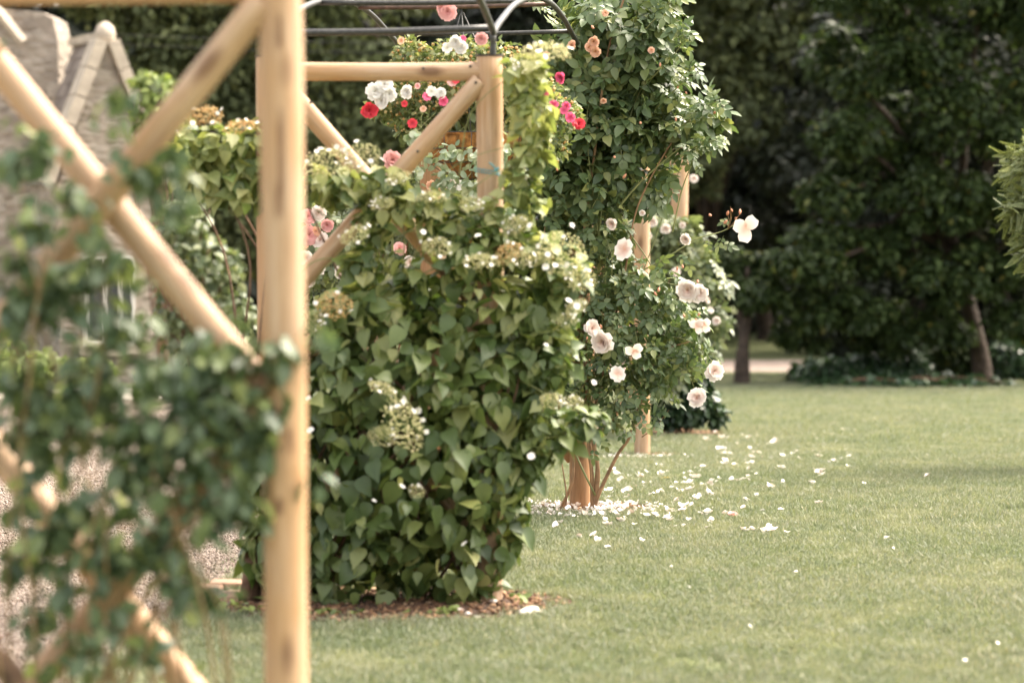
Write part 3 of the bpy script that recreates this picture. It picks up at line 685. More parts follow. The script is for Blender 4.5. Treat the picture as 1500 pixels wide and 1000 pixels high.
rose = empty('climbing_rose', gpt(850, 12.6), 'tall climbing rose with blush white double blooms arching over the lawn', 'rose bush')
rb = blobs_px([(890, 40, 85, 62), (840, 100, 50, 70), (930, 105, 62, 75), (890, 190, 80, 62), (965, 175, 45, 42), (1010, 178, 38, 22), (855, 270, 75, 45), (920, 262, 55, 45), (800, 300, 42, 55), (960, 20, 30, 45), (820, 200, 40, 60), (1035, 160, 16, 14)], 12.5, .7)
rb2 = blobs_px([(870, 345, 55, 45), (905, 420, 55, 50), (855, 450, 42, 60), (960, 420, 45, 30), (925, 480, 68, 42), (985, 485, 46, 36), (875, 520, 50, 38), (975, 530, 42, 32), (935, 575, 46, 28), (800, 540, 42, 50), (830, 600, 36, 25), (1010, 520, 30, 30), (890, 590, 30, 22), (775, 590, 30, 40), (1005, 470, 28, 18), (905, 612, 22, 12), (945, 590, 26, 36), (930, 535, 40, 36), (900, 470, 50, 40), (960, 455, 40, 36), (850, 540, 30, 40)], 12.4, .8)
Pa, Ra, Sa = scatter(rb, 1050, .34, .8, .65, .25, .8, (.1, .18)); Pb, Rb, Sb = scatter(rb2, 950, .45, .7, .6, .2, .8, (.075, .125))
Pc, Rc, Sc = scatter([(c + np.array([0, .15, 0]), r * .85) for c, r in rb + rb2[:2]], 420, .5, .5, .6, .3, .5, (.11, .16), cull=0)
foliage(rose, ROSEL, np.vstack([Pa, Pb, Pc]), np.concatenate([Ra, Rb, Rc]), np.concatenate([Sa, Sb, Sc]), M['rose_leaf'], 300)
for k_, (pa_, pb_, pc_) in enumerate([((950, 120), (995, 70), (1000, 35)), ((980, 200), (1030, 160), (1052, 148)), ((930, 60), (975, 10), (990, -20)), ((985, 240), (1020, 215), (1048, 205)), ((960, 160), (1000, 120), (1012, 100)), ((820, 30), (770, -5), (755, -20))]):
    sp__ = spline([at(*pa_, 12.35), at(*pb_, 12.25), at(*pc_, 12.2)], 6); q_ = MB(); q_.tube(sp__, list(np.linspace(.004, .0015, len(sp__))), 5); recentred('stem', q_, M['green_cane'], rose)
    tipm = mesh_np('leaf', ROSEL[0], ROSEL[1], 1, M['rose_leaf'])
    for j_, p_ in enumerate(sp__[2:]):
        for _ in range(2):
            T = unit(np.array([rng.normal(0, .7), rng.normal(-.3, .4), rng.normal(.0, .6)])); N = unit(np.array([rng.normal(0, .4), -.6, .8])); N = unit(N - T * (N @ T)); X = np.cross(T, N)
            put('leaf', tipm, rose, p_, np.stack([X, T, N], 1), float(rng.uniform(.07, .12)))
g0 = gpt(868, 12.42); g1 = gpt(820, 12.45)
def cane(pts, r0, r1, m='cane', parent=None, name='stem'):
    s = spline(pts, 5); q = MB(); q.tube(s, list(np.linspace(r0, r1, len(s))), 7); return recentred(name, q, M[m], parent or rose)
A = lambda x, y, Y=12.4: at(x, y, Y)
cane([g0, A(876, 690), A(862, 610), A(858, 520), A(850, 400), A(868, 250), A(890, 80), A(920, -20)], .012, .005)
cane([g0, A(866, 690), A(862, 640), A(880, 560), A(915, 400), A(935, 300), A(990, 200), A(1030, 165)], .009, .003)
cane([g0, A(880, 716), A(905, 665), A(922, 640), A(938, 590), A(965, 520), A(1010, 500)], .012, .003)
cane([g0, A(869, 700), A(864, 650), A(868, 600)], .006, .003); cane([g0, A(874, 680), A(872, 640), A(890, 630), A(905, 600)], .006, .002)
cane([g1, A(838, 705), A(838, 660), A(820, 600), A(800, 540), A(790, 450), A(800, 320)], .009, .004)
cane([g1, A(830, 730), A(820, 660)], .006, .003); cane([A(872, 725), A(850, 680), A(834, 640), A(810, 560), A(795, 520)], .006, .003, 'green_cane')
cane([A(885, 420), A(900, 405), A(940, 396), A(985, 372), A(1020, 350), A(1055, 340), A(1075, 330)], .0055, .002, 'green_cane')
cane([A(845, 350), A(905, 330), A(935, 360), A(970, 410), A(1000, 418)], .0045, .002, 'green_cane')
cane([A(930, 470), A(970, 490), A(1010, 500), A(1045, 530)], .0045, .002, 'green_cane'); cane([A(950, 560), A(980, 540), A(1005, 545), A(1020, 575)], .0045, .002, 'green_cane')
cane([A(905, 305), A(940, 265), A(980, 230), A(1010, 205)], .006, .003, 'green_cane'); cane([A(985, 340), A(1000, 275), A(1018, 230), A(1028, 200)], .004, .002, 'green_cane')
cane([A(940, 640), A(960, 625), A(980, 600)], .003, .0015, 'cane')
stems(rose, [A(860, 600), A(860, 450), A(875, 300)], rb + rb2, 26, .0035, M['green_cane'], seed=8, nside=4, jit=.06)
for px, py, d, k in [(915, 366, 29, 4), (1008, 425, 30, 0), (1023, 429, 26, 1), (866, 481, 25, 1), (884, 501, 31, 0), (929, 513, 22, 3), (904, 548, 21, 4), (1045, 544, 26, 0), (1022, 583, 26, 2), (1021, 478, 18, 3), (1032, 476, 18, 3), (1093, 334, 32, 3), (897, 328, 17, 1), (1005, 350, 15, 2), (941, 312, 8, 2)]:
    add_rose(rose, px, py, d, 12.02, k)
for px, py, d, k in [(870, 62, 15, 0), (872, 76, 15, 1), (862, 70, 12, 2), (838, 67, 14, 1), (954, 74, 9, 2), (886, 20, 10, 1), (884, 148, 8, 0)]: add_rose(rose, px, py, d, 12.1, k, 'rose_peach')
for px, py in [(1066, 312), (1072, 308), (1084, 310), (1078, 320), (1063, 325), (993, 128), (1005, 136), (1047, 165), (992, 393), (1000, 390), (965, 424), (960, 430), (1002, 462), (1024, 460), (1020, 468), (1022, 412), (880, 478), (860, 495), (900, 230), (868, 40), (938, 180), (990, 175), (1040, 300 + 15), (915, 258), (1055, 548), (816, 248), (967, 95)]:
    p = A(px, py, 12.2); put('bud', budme, rose, p, Euler((rng.normal(0, .5), rng.normal(0, .5), 0)).to_quaternion(), .028 * rng.uniform(.7, 1.1))
for bx_, by_ in [(1066, 312), (1072, 308), (1084, 310), (1078, 320), (1063, 325), (1070, 300)]: cane([A(1066, 336, 12.38), A((1066 + bx_) / 2 + 2, (336 + by_) / 2, 12.28), A(bx_, by_ + 3, 12.2)], .0022, .0012, 'cane')
lm = mesh_np('leaf', ROSEL[0], ROSEL[1], 1, M['rose_leaf']); lm2 = mesh_np('leaf', ROSEL[0], ROSEL[1], 1, M['rose_far'])
for px, py, s in [(1060, 345, .1), (1056, 358, .09), (1070, 322, .07), (1010, 378, .09), (990, 375, .08), (970, 390, .09), (1040, 350, .07), (868, 640, .1), (872, 655, .09), (882, 640, .08), (1040, 215, .1), (1022, 240, .08), (1045, 155, .1), (1050, 200, .09), (1030, 528, .09), (1050, 528, .08), (1012, 570, .09), (928, 600, .1), (935, 615, .1), (918, 622, .09), (905, 628, .08), (968, 620, .07)]:
    P = A(px, py, 12.25); T = unit(np.array([rng.normal(.2, .5), rng.normal(-.3, .3), rng.normal(-.4, .3)])); N = unit(np.array([rng.normal(0, .4), -.8, .6])); N = unit(N - T * (N @ T)); X = np.cross(T, N)
    put('leaf', lm if px < 1000 or py > 400 else lm2, rose, P, np.stack([X, T, N], 1), s)

# paler rose behind the hydrangea, and the one by the far post
rose2 = empty('rose_bush', gpt(560, 12.8), 'pale rose bush with pink and white blooms behind the hydrangea trellis', 'rose bush')
b2 = blobs_px([(465, 360, 55, 60), (480, 430, 60, 50), (560, 330, 60, 60), (620, 320, 60, 55), (690, 300, 60, 55), (600, 255, 35, 22), (640, 400, 60, 60), (540, 420, 60, 50)], 12.9, .7)
Pa, Ra, Sa = scatter(b2, 700, .35, .8, .6, .2, .8, (.08, .13)); foliage(rose2, ROSEL, Pa, Ra, Sa, M['rose_far'], 60)
stems(rose2, [gpt(560, 12.8), gpt(600, 12.7)], b2, 22, .008, M['cane'], seed=12)
for px, py, d, mk in [(450, 318, 22, 'rose_pink'), (466, 312, 20, 'rose_white'), (452, 345, 26, 'rose_pink'), (470, 352, 22, 'rose_white'), (448, 378, 22, 'rose_white'), (466, 392, 20, 'rose_white'), (500, 398, 20, 'rose_white'), (480, 330, 18, 'rose_pink'), (455, 410, 20, 'rose_white'), (585, 365, 18, 'rose_pink'), (600, 385, 18, 'rose_white'),
                      (574, 235, 25, 'rose_pink'), (630, 272, 15, 'rose_peach'), (660, 268, 15, 'rose_white'), (520, 402, 16, 'rose_white'), (545, 408, 20, 'rose_white'), (462, 340, 14, 'rose_peach'), (447, 355, 14, 'rose_peach'), (672, 272, 14, 'white_flower'), (725, 288, 14, 'rose_white')]:
    add_rose(rose2, px, py, d, 12.2 if (px, py) != (574, 235) else 11.9, int(rng.integers(0, 3)), mk)
for q in [A(574, 248, 11.95)]: cane([q + np.array([0, .05, -.5]), q + np.array([0, .02, -.2]), q], .006, .003, 'green_cane', rose2)

rose3 = empty('rose_bush', gpt(985, 19.6), 'further rose with small pale leaves rising in front of the distant post', 'rose bush')
b3 = blobs_px([(955, 335, 48, 25), (1000, 355, 38, 30), (1010, 400, 40, 40), (960, 390, 50, 40), (1035, 420, 26, 30), (980, 450, 50, 45), (1040, 465, 25, 30), (1000, 500, 45, 45), (960, 540, 40, 40), (925, 345, 30, 25), (1005, 330, 25, 15)], 18.7, .7)
Pa, Ra, Sa = scatter(b3, 950, .4, .8, .6, .2, .8, (.1, .165)); foliage(rose3, ROSEL, Pa, Ra, Sa, M['rose_far'], 40)
stems(rose3, [gpt(985, 19.7), gpt(1000, 19.6), gpt(1010, 19.7)], b3, 14, .005, M['cane'], seed=13)
for px, py, d in [(975, 335, 14), (1005, 352, 12), (990, 400, 14), (950, 345, 10), (1040, 455, 10), (1050, 470, 12), (965, 305, 12), (1016, 262, 12), (955, 325, 14), (1035, 440, 10), (1000, 330, 9), (898, 440, 9)]: add_rose(rose3, px, py, d, 18.3, 1, 'rose_white')

shr = empty('dark_shrub', gpt(1010, 19.3), 'low dark green shrub at the foot of the far trellis', 'shrub')
b4 = blobs_px([(1000, 560, 42, 55), (1010, 590, 46, 32), (975, 600, 26, 26), (1020, 520, 30, 45), (1030, 480, 24, 35), (1050, 608, 18, 14), (990, 500, 40, 50), (985, 570, 40, 50), (962, 590, 24, 30)], 19.2, .9)
Pa, Ra, Sa = scatter(b4, 3800, .35, .7, .6, .4, .5, (.05, .085)); foliage(shr, NEAR, Pa, Ra, Sa, M['shrub_leaf'], 0)
stems(shr, [gpt(1005, 19.3), gpt(985, 19.3)], b4, 14, .012, M['bark'], seed=14)

# ================================================================== HANGING BASKET
YB = 11.3; bc = at(692, 195, YB); kb = YB / F
bas = empty('hanging_basket', bc, 'large coir lined hanging basket overflowing with red, pink and white flowers', 'basket')
V = []; Fc = []; nr, na = 7, 22; rad = 78 * kb
for i in range(nr + 1):
    a = math.pi / 2 * i / nr
    for j in range(na):
        w_ = 1 + rng.normal(0, .025); t = 2 * math.pi * j / na; V.append((rad * math.cos(a) * math.cos(t) * w_, rad * math.cos(a) * math.sin(t) * w_, -rad * .85 * math.sin(a) * w_))
Fc = [(i * na + j, i * na + (j + 1) % na, (i + 1) * na + (j + 1) % na, (i + 1) * na + j) for i in range(nr) for j in range(na)]
mb = MB(); mb.add(V, Fc); mb.add([(rad * math.cos(t), rad * math.sin(t), -.01) for t in np.linspace(0, 2 * math.pi, na, endpoint=False)], [tuple(range(na))])
put('coir_liner', mb.mesh('coir_liner', M['coir']), bas, bc)
mb = MB()
for zz in (0, -.35, -.65):
    rr_ = rad * 1.03 * math.sqrt(1 - zz * zz); mb.tube([(rr_ * math.cos(t), rr_ * math.sin(t), zz * rad * .85) for t in np.linspace(0, 2 * math.pi, 33)], .0025, 5)
for t in np.linspace(0, 2 * math.pi, 12, endpoint=False):
    mb.tube([(rad * 1.03 * math.cos(a) * math.cos(t), rad * 1.03 * math.cos(a) * math.sin(t), -rad * .88 * math.sin(a)) for a in np.linspace(0, math.pi / 2, 7)], .002, 5)
put('wire_frame', mb.mesh('wire_frame', M['iron']), bas, bc)
hook = at(676, 14, 11.35)
for t in (.5, 2.6, 4.7):
    mb = MB(); e = bc + np.array([rad * math.cos(t), rad * math.sin(t), 0]); mb.tube([hook, e], .003, 5); recentred('chain', mb, M['iron'], bas)
fb = blobs_px([(640, 130, 65, 42), (590, 140, 45, 36), (700, 120, 68, 50), (560, 160, 26, 18), (620, 175, 55, 28), (770, 150, 60, 50), (820, 170, 35, 30), (680, 85, 60, 30), (600, 95, 30, 28), (730, 100, 50, 40), (800, 210, 36, 30), (600, 75, 26, 20)], YB - .05, .9)
Pa, Ra, Sa = scatter(fb, 6000, .35, .6, .8, .1, .7, (.018, .04)); Pm = Pa; foliage(bas, SMALL, Pa, Ra, Sa, M['basket_leaf'], 0)
Pq, Rq, Sq = scatter(fb, 900, .2, .6, .8, .1, .7, (.01, .02)); L = np.array(bas.location)
o = put('buds', joined('buds', OCT, Pq - L, Rq, Sq * 1.1, M['orange_bud']), bas, L, kind='stuff')
dk = blobs_px([(670, 170, 70, 35), (620, 185, 40, 25), (740, 190, 50, 45)], YB, .8)
Pa, Ra, Sa = scatter(dk, 500, .4, .5, .8, .4, .5, (.035, .06)); foliage(bas, NEAR, Pa, Ra, Sa, M['rose_leaf'], 0, name='dark_foliage')
tr = blobs_px([(660, 222, 32, 14), (700, 232, 30, 22), (650, 262, 34, 16), (700, 272, 40, 22), (735, 225, 18, 34), (610, 200, 14, 22), (760, 270, 30, 25), (600, 230, 10, 16), (612, 245, 14, 25), (640, 240, 16, 22), (750, 320, 30, 25)], YB - .28, .4)
Pa, Ra, Sa = scatter(tr, 330, .5, .3, .5, .6, .4, (.028, .042)); foliage(bas, ROUND, Pa, Ra, Sa, M['round_leaf'], 120)
stems(bas, [bc], tr + fb, 50, .0025, M['green_cane'], seed=15, nside=4, jit=.05)
for px, py, d, mk in [(549, 135, 24, 'white_flower'), (563, 125, 22, 'white_flower'), (560, 148, 22, 'white_flower'), (570, 138, 20, 'white_flower'), (597, 135, 18, 'white_flower'), (541, 162, 22, 'red_flower'), (535, 165, 12, 'red_flower'), (548, 160, 12, 'red_flower'), (604, 181, 13, 'red_flower'), (592, 152, 9, 'red_flower'), (625, 142, 12, 'hot_pink'), (632, 134, 14, 'white_flower'), (646, 137, 15, 'white_flower'), (649, 148, 13, 'hot_pink'),
                      (662, 120, 13, 'rose_pink'), (668, 118, 10, 'red_flower'), (705, 57, 17, 'rose_pink'), (706, 57, 7, 'red_flower'), (668, 62, 18, 'white_flower'), (676, 70, 18, 'white_flower'), (655, 70, 14, 'white_flower'), (655, 18, 24, 'rose_pink'), (648, 12, 16, 'rose_pink'), (678, 57, 9, 'hot_pink'), (822, 114, 17, 'hot_pink'), (797, 136, 15, 'hot_pink'), (790, 139, 11, 'red_flower'),
                      (811, 154, 13, 'hot_pink'), (826, 162, 11, 'hot_pink'), (815, 164, 10, 'red_flower'), (836, 172, 14, 'hot_pink'), (848, 183, 18, 'red_flower'), (786, 226, 15, 'red_flower'), (800, 190, 9, 'red_flower'), (770, 115, 12, 'white_flower'), (830, 155, 12, 'hot_pink'), (640, 105, 9, 'rose_pink'), (610, 110, 9, 'rose_peach'), (620, 160, 9, 'rose_peach'), (612, 126, 8, 'rose_pink'), (690, 95, 9, 'rose_pink'), (588, 60, 10, 'rose_peach'), (800, 100 - 20, 9, 'rose_peach')]:
    add_rose(bas, px, py, d * .98, 10.95, int(rng.integers(0, 3)) if d > 14 else 4, mk, name='flower')

# ================================================================== NEAR CLIMBER
near = empty('leafy_climber', gpt(160, 5.6, 500), 'blurred blue green leafy climber scrambling over the nearest trellis', 'climber')
nb = blobs_px([(120, 290, 60, 70), (60, 330, 60, 50), (180, 380, 60, 50), (70, 430, 75, 55), (160, 480, 70, 50), (250, 540, 75, 45), (330, 520, 70, 50), (410, 520, 38, 45), (330, 610, 80, 55), (200, 620, 80, 45), (90, 590, 75, 55), (30, 560, 40, 60), (380, 640, 40, 65), (220, 720, 80, 40),
               (330, 740, 70, 60), (120, 740, 70, 45), (40, 730, 40, 55), (160, 810, 70, 40), (250, 850, 45, 45), (20, 450, 35, 70), (200, 250, 50, 40), (230, 160, 30, 25), (150, 200, 35, 30), (60, 230, 30, 30), (290, 690, 60, 40), (20, 240, 25, 30), (150, 560, 70, 60), (60, 680, 60, 50), (260, 640, 70, 50), (30, 380, 40, 50), (120, 390, 60, 45), (390, 590, 40, 45), (80, 780, 70, 45), (20, 640, 50, 60), (180, 690, 60, 50), (350, 700, 50, 60), (230, 790, 70, 50), (90, 620, 70, 50), (300, 580, 60, 50)], 5.5, .7)
Pa, Ra, Sa = scatter(nb, 2250, .65, .4, .5, .9, .2, (.034, .064), cull=0)
sp_ = blobs_px([(60, 820, 50, 50), (140, 860, 50, 50), (300, 860, 50, 50), (200, 930, 50, 50), (60, 960, 50, 40), (200, 160, 60, 60), (60, 200, 60, 60), (250, 300, 50, 60), (100, 880, 35, 35), (60, 900, 40, 60), (230, 930, 40, 60), (280, 950, 30, 40), (20, 830, 30, 40), (170, 890, 30, 40), (10, 60, 20, 30), (120, 940, 60, 50), (250, 240, 30, 50), (455, 700, 28, 30), (470, 490, 35, 25), (320, 860, 20, 20)], 5.5, .5)
Pb, Rb, Sb = scatter(sp_, 520, .6, .4, .6, .9, .2, (.03, .06), cull=0)
Pn, Rn, Sn = np.vstack([Pa, Pb]), np.concatenate([Ra, Rb]), np.concatenate([Sa, Sb]); sx, sy, _w = proj(Pn); kp = np.ones(len(Pn), bool)
for (xa_, ya_), (xb__, yb__), wd_, fr_ in (((185, 310), (325, 455), 36, .05), ((345, 20), (215, 195), 36, .06), ((0, 75), (90, 170), 40, .05), ((90, 170), (180, 300), 34, .35), ((150, 260), (60, 400), 34, .45), ((210, 890), (340, 1000), 34, .1), ((30, 1000), (150, 860), 30, .3), ((0, 650), (70, 720), 34, .2), ((240, 730), (330, 690), 26, .4)):
    dx_, dy_ = xb__ - xa_, yb__ - ya_; tt = np.clip(((sx - xa_) * dx_ + (sy - ya_) * dy_) / (dx_ ** 2 + dy_ ** 2), 0, 1)
    kp &= (np.hypot(sx - xa_ - tt * dx_, sy - ya_ - tt * dy_) > wd_) | (rng.random(len(Pn)) < fr_)
kp &= (sy > 400) | (rng.random(len(Pn)) < .75)
foliage(near, NEAR, Pn[kp], Rn[kp], Sn[kp], M['near_leaf'], 300)
stems(near, [gpt(30, 5.55, 500), gpt(120, 5.6, 500), gpt(200, 5.6, 500), gpt(330, 5.55, 500)], nb, 34, .0045, M['thin_stem'], seed=16, sep=True, jit=.08)
add_rose(near, -4, 76, 20, 5.5, 1, 'rose_peach')
mb = MB(); mb.tube(spline([gpt(20, 5.5, 500), at(10, 1100, 5.5), at(22, 1010, 5.5), at(5, 975, 5.5), at(-20, 955, 5.5)], 5), [.03] * 21, 8); recentred('trunk', mb, M['bark'], near)
for px, py, s in [(480, 365, .065), (240, 172, .07), (205, 100, .05)]: pass

# ================================================================== FALLEN PETALS
FT = []
for s in range(3):
    r = random.Random(s + 30); parts = []
    for k in range([1, 3, 5][s]):
        v, f = petal(1.45, .5, .34, r.uniform(0, 6), r.random(), 2, 3, .1); v = v * np.array([.75, .75, 1.0]) + np.array([0, 0, .55 * .4 * (np.hypot(v[:, 0], v[:, 1]).max())]) * 0; v[:, 2] += .55 * (v[:, 0] ** 2 + v[:, 1] ** 2) ** .8; v = v + np.array([r.uniform(-.22, .22) * (s > 0), r.uniform(-.22, .22) * (s > 0), .02 + .07 * k]); parts.append((v, f))
    FT.append(join_tpl(parts))
FMe = [mesh_np('petal', t[0], t[1], 1, M['fallen']) for t in FT]
# positions read off the photograph's lawn: zoomed crop coordinates -> photo pixels
crop = [(578, 95, 2), (595, 133, 2), (643, 165, 2), (650, 190, 0), (552, 178, 2), (535, 165, 0), (518, 185, 0), (445, 183, 0), (460, 155, 0), (773, 166, 2), (876, 180, 1), (902, 195, 2), (813, 137, 0), (822, 197, 0), (628, 222, 2), (640, 245, 1), (660, 248, 1), (680, 250, 1), (612, 262, 0), (682, 225, 0), (790, 240, 1), (785, 268, 1), (830, 242, 1), (838, 265, 0), (780, 218, 0), (795, 250, 0), (913, 240, 0), (903, 263, 0), (950, 260, 1), (1005, 248, 0), (1030, 237, 1), (1045, 210, 0), (1043, 270, 0), (1068, 235, 0), (1102, 234, 0), (1128, 258, 1), (1147, 237, 0),
        (1183, 143, 0), (1208, 143, 0), (1266, 120, 1), (1327, 118, 0), (1240, 180, 0), (1262, 208, 0), (1286, 222, 0), (1295, 262, 1), (1246, 273, 0), (1215, 294, 2), (1310, 303, 0), (1288, 315, 0), (655, 300, 2), (693, 305, 1), (793, 298, 1), (770, 333, 1), (885, 313, 0), (926, 327, 2), (803, 356, 1), (535, 318, 2), (560, 338, 0), (500, 335, 0), (455, 345, 1), (480, 322, 0), (303, 360, 2), (355, 345, 0), (200, 370, 2), (80, 358, 2), (65, 335, 1), (115, 382, 1), (150, 360, 0), (265, 388, 0), (498, 376, 2), (465, 405, 2), (440, 400, 0), (450, 375, 0), (568, 417, 2), (690, 388, 1), (720, 387, 1), (745, 386, 1), (785, 386, 0), (910, 388, 0), (960, 400, 1), (1112, 402, 1), (1120, 333, 0), (1140, 352, 2), (1155, 362, 1), (885, 430, 2), (905, 420, 1),
        (357, 430, 1), (410, 440, 1), (467, 440, 1), (130, 447, 2), (300, 458, 2), (562, 463, 2), (510, 488, 2), (485, 483, 1), (388, 500, 1), (772, 498, 1), (822, 465, 0), (738, 537, 1), (450, 530, 2), (425, 525, 1), (360, 555, 2), (410, 550, 1), (520, 566, 1), (565, 568, 2), (350, 600, 2), (232, 577, 1), (282, 580, 2), (640, 570, 1), (625, 575, 0), (585, 605, 1), (550, 633, 0), (462, 597, 0), (375, 633, 0), (425, 632, 0), (838, 552, 0), (935, 543, 1), (1025, 533, 0), (1073, 536, 0), (1140, 512, 1), (1408, 390, 0), (1380, 403, 0), (1370, 393, 0), (755, 654, 1), (804, 651, 1), (875, 660, 2), (855, 657, 1), (898, 658, 1), (977, 660, 0), (35, 625, 1), (105, 605, 1), (585, 530, 0), (615, 380, 0), (612, 355, 0), (595, 395, 0), (345, 340, 0), (260, 410, 0), (1490, 695, 0), (30, 410, 0), (45, 445, 1), (500, 470, 0), (250, 465, 0), (170, 425, 0)]
pts = [(880 + x / 3.571, 600 + y / 3.571, k) for x, y, k in crop]
pts += [(845, 793, 1), (866, 790, 1), (889, 808, 1), (811, 778, 1), (876, 753, 1), (822, 770, 0), (935, 808, 0), (943, 810, 0), (1180, 840, 0), (1010, 936 - 70, 0), (1356, 703, 1), (1360, 671, 0), (985, 837, 0), (1163, 843, 0), (1195, 640, 0), (1415, 975, 0), (1463, 950, 0), (1100, 925, 0), (1310, 810, 0)]
r_ = np.random.default_rng(5)
for _ in range(85):
    a_ = abs(r_.normal(0, 1)); pts.append((860 + a_ * 130 + r_.uniform(-30, 30), 748 - a_ * 38 + r_.normal(0, 26), 0))
pts = [q for q in pts if q[1] > 628 and (q[0] > 800)]
pn = 0
for px, py, k in pts:
    p = ground_at(px, py); k2 = min(k, 2); s = (1 if py < 800 else .6) * [.058, .064, .07][k2] * rng.uniform(.8, 1.15)
    o = put('rose_petal', FMe[k2], None, p + np.array([0, 0, .016]), Euler((rng.normal(0, .25), rng.normal(0, .25), rng.uniform(0, 6.3))).to_quaternion(), s)
    far = {(1356.0, 703.0): 'lone white rose petal on open grass at far right, nearer of two', (1360.0, 671.0): 'lone white rose petal on open grass at far right, farther of two', (1463.0, 950.0): 'white petal lying alone in the bottom right foreground', (1415.0, 975.0): 'white petal nearest the bottom edge of the lawn',
           (1310.0, 810.0): 'white petal alone on the lawn midway down the right side', (1100.0, 925.0): 'white petal alone in the bottom middle of the lawn'}.get((float(px), float(py)))
    if far: tag(o, far, 'rose petal'); continue
    tag(o, ['single white rose petal fallen on the mown lawn', 'small pinch of white rose petals fallen on the lawn', 'loose heap of white rose petals fallen on the lawn'][k2], 'rose petal', ['single fallen petals on the lawn', 'small pinches of fallen petals on the lawn', 'loose heaps of fallen petals on the lawn'][k2])
    pn += 1
p = ground_at(1073, 761); o = put('fallen_rose', rose_mesh(1, 'rose_pink'), None, p + np.array([0, 0, .02]), Euler((.4, .2, 0)).to_quaternion(), .055); tag(o, 'single pink rose head lying on the lawn among white petals', 'rose')
p = ground_at(983, 706); o = put('fallen_leaf', mesh_np('fallen_leaf', NEAR[0], NEAR[1], 1, M['orange_bud']), None, p + np.array([0, 0, .025]), Euler((.1, .1, 1.2)).to_quaternion(), .07); tag(o, 'dry orange leaf lying on the grass near the rose post', 'leaf')
# dense litter round the rose's foot
n = 330; a = rng.uniform(0, 6.283, n); q = np.sqrt(rng.random(n)) * 1.12
X = BEDS[1][0] + .40 * np.cos(a) * q - .03; Yy = 12.5 + .40 * np.sin(a) * q - .05
P = np.stack([X, Yy, gz(Yy) + .022], 1); R = np.array([np.array(Euler((rng.normal(0, .4), rng.normal(0, .4), rng.uniform(0, 6.3))).to_matrix()) for _ in range(n)])
tag(put('petal_litter', joined('petal_litter', FT[0], P, R, rng.uniform(.03, .06, n), M['fallen'])), 'carpet of fallen white rose petals round the foot of the rose post', 'petals', None, 'stuff')
n = 60; X = BEDS[2][0] - .1 + rng.normal(0, .16, n); Yy = 16.5 + rng.normal(0, .08, n); P = np.stack([X, Yy, gz(Yy) + .02], 1); R = np.array([np.array(Euler((rng.normal(0, .4), rng.normal(0, .4), rng.uniform(0, 6.3))).to_matrix()) for _ in range(n)])
tag(put('petal_litter', joined('petal_litter', FT[0], P, R, rng.uniform(.03, .055, n), M['fallen'])), 'thin drift of white petals at the foot of the distant post', 'petals', None, 'stuff')
# pale stones by the second post
M['stone_white'] = plain('white_stone', (.68, .62, .57), .8, .15, 20)
SV = []
for px, py, s in [(674, 897, .028), (686, 902, .025), (698, 908, .026), (722, 884, .03), (770, 902, .05), (777, 899, .055), (787, 900, .03)]:
    p = ground_at(px, py); mb = MB(); k = 9; V = []
    for i, (zz, rr_) in enumerate(((0, .8), (.3, 1), (.6, .7), (.75, .2))):
        for j in range(k): an = 2 * math.pi * j / k; q = rr_ * random.uniform(.9, 1.1); V.append((q * math.cos(an), .7 * q * math.sin(an), zz * .7))
    mb.add(V, [(i * k + j, i * k + (j + 1) % k, (i + 1) * k + (j + 1) % k, (i + 1) * k + j) for i in range(3) for j in range(k)] + [tuple(3 * k + j for j in range(k))])
    o = put('pale_stone', mb.mesh('pale_stone', M['stone_white']), None, p + np.array([0, 0, .008]), Euler((0, 0, rng.uniform(0, 6))).to_quaternion(), s * .75)
    tag(o, {674: 'leftmost small pale stone on the hydrangea mulch', 686: 'small pale stone second from left on the hydrangea mulch', 698: 'small pale stone at the front edge of the hydrangea mulch', 722: 'small pale stone right beside the foot of the trellis post', 770: 'larger white stone in front of the pair at the right end of the mulch', 777: 'largest white stone at the right end of the mulch', 787: 'small white stone at the very right tip of the mulch'}[px], 'stone', 'pale stones on the hydrangea bed')

# long grass and little weeds at the edges of the beds
pp = []
for (cx, cy, rx, ry), nn in zip(BEDS, (110, 160, 60, 160)):
    a = rng.uniform(0, 6.283, nn); q = rng.normal(1.0, .07, nn); yy = cy + ry * np.sin(a) * q; pp.append(np.stack([cx + rx * np.cos(a) * q, yy, gz(yy)], 1))
pp = np.vstack(pp); tl = tuft(22, .045, .0018, .04)
gn_scatter('long_grass', pp, rng.uniform(.5, 1.1, len(pp)), tl, 'longer unmown grass fringing the planting beds', 'grass', .2)
wd = empty('low_weeds', gpt(640, 9.0), 'small leafy weeds creeping at the front edge of the hydrangea bed', 'weeds')
wb = blobs_px([(645, 895, 14, 8), (660, 893, 12, 8), (470, 900, 24, 10), (520, 898, 18, 8), (600, 896, 12, 7), (760, 872, 10, 5), (360, 893, 30, 10), (320, 880, 20, 9)], 9.0, .8)
Pa, Ra, Sa = scatter(wb, 170, .5, 1, .5, .1, .6, (.02, .042)); foliage(wd, NEAR, Pa, Ra, Sa, M['pale_green'], 40)

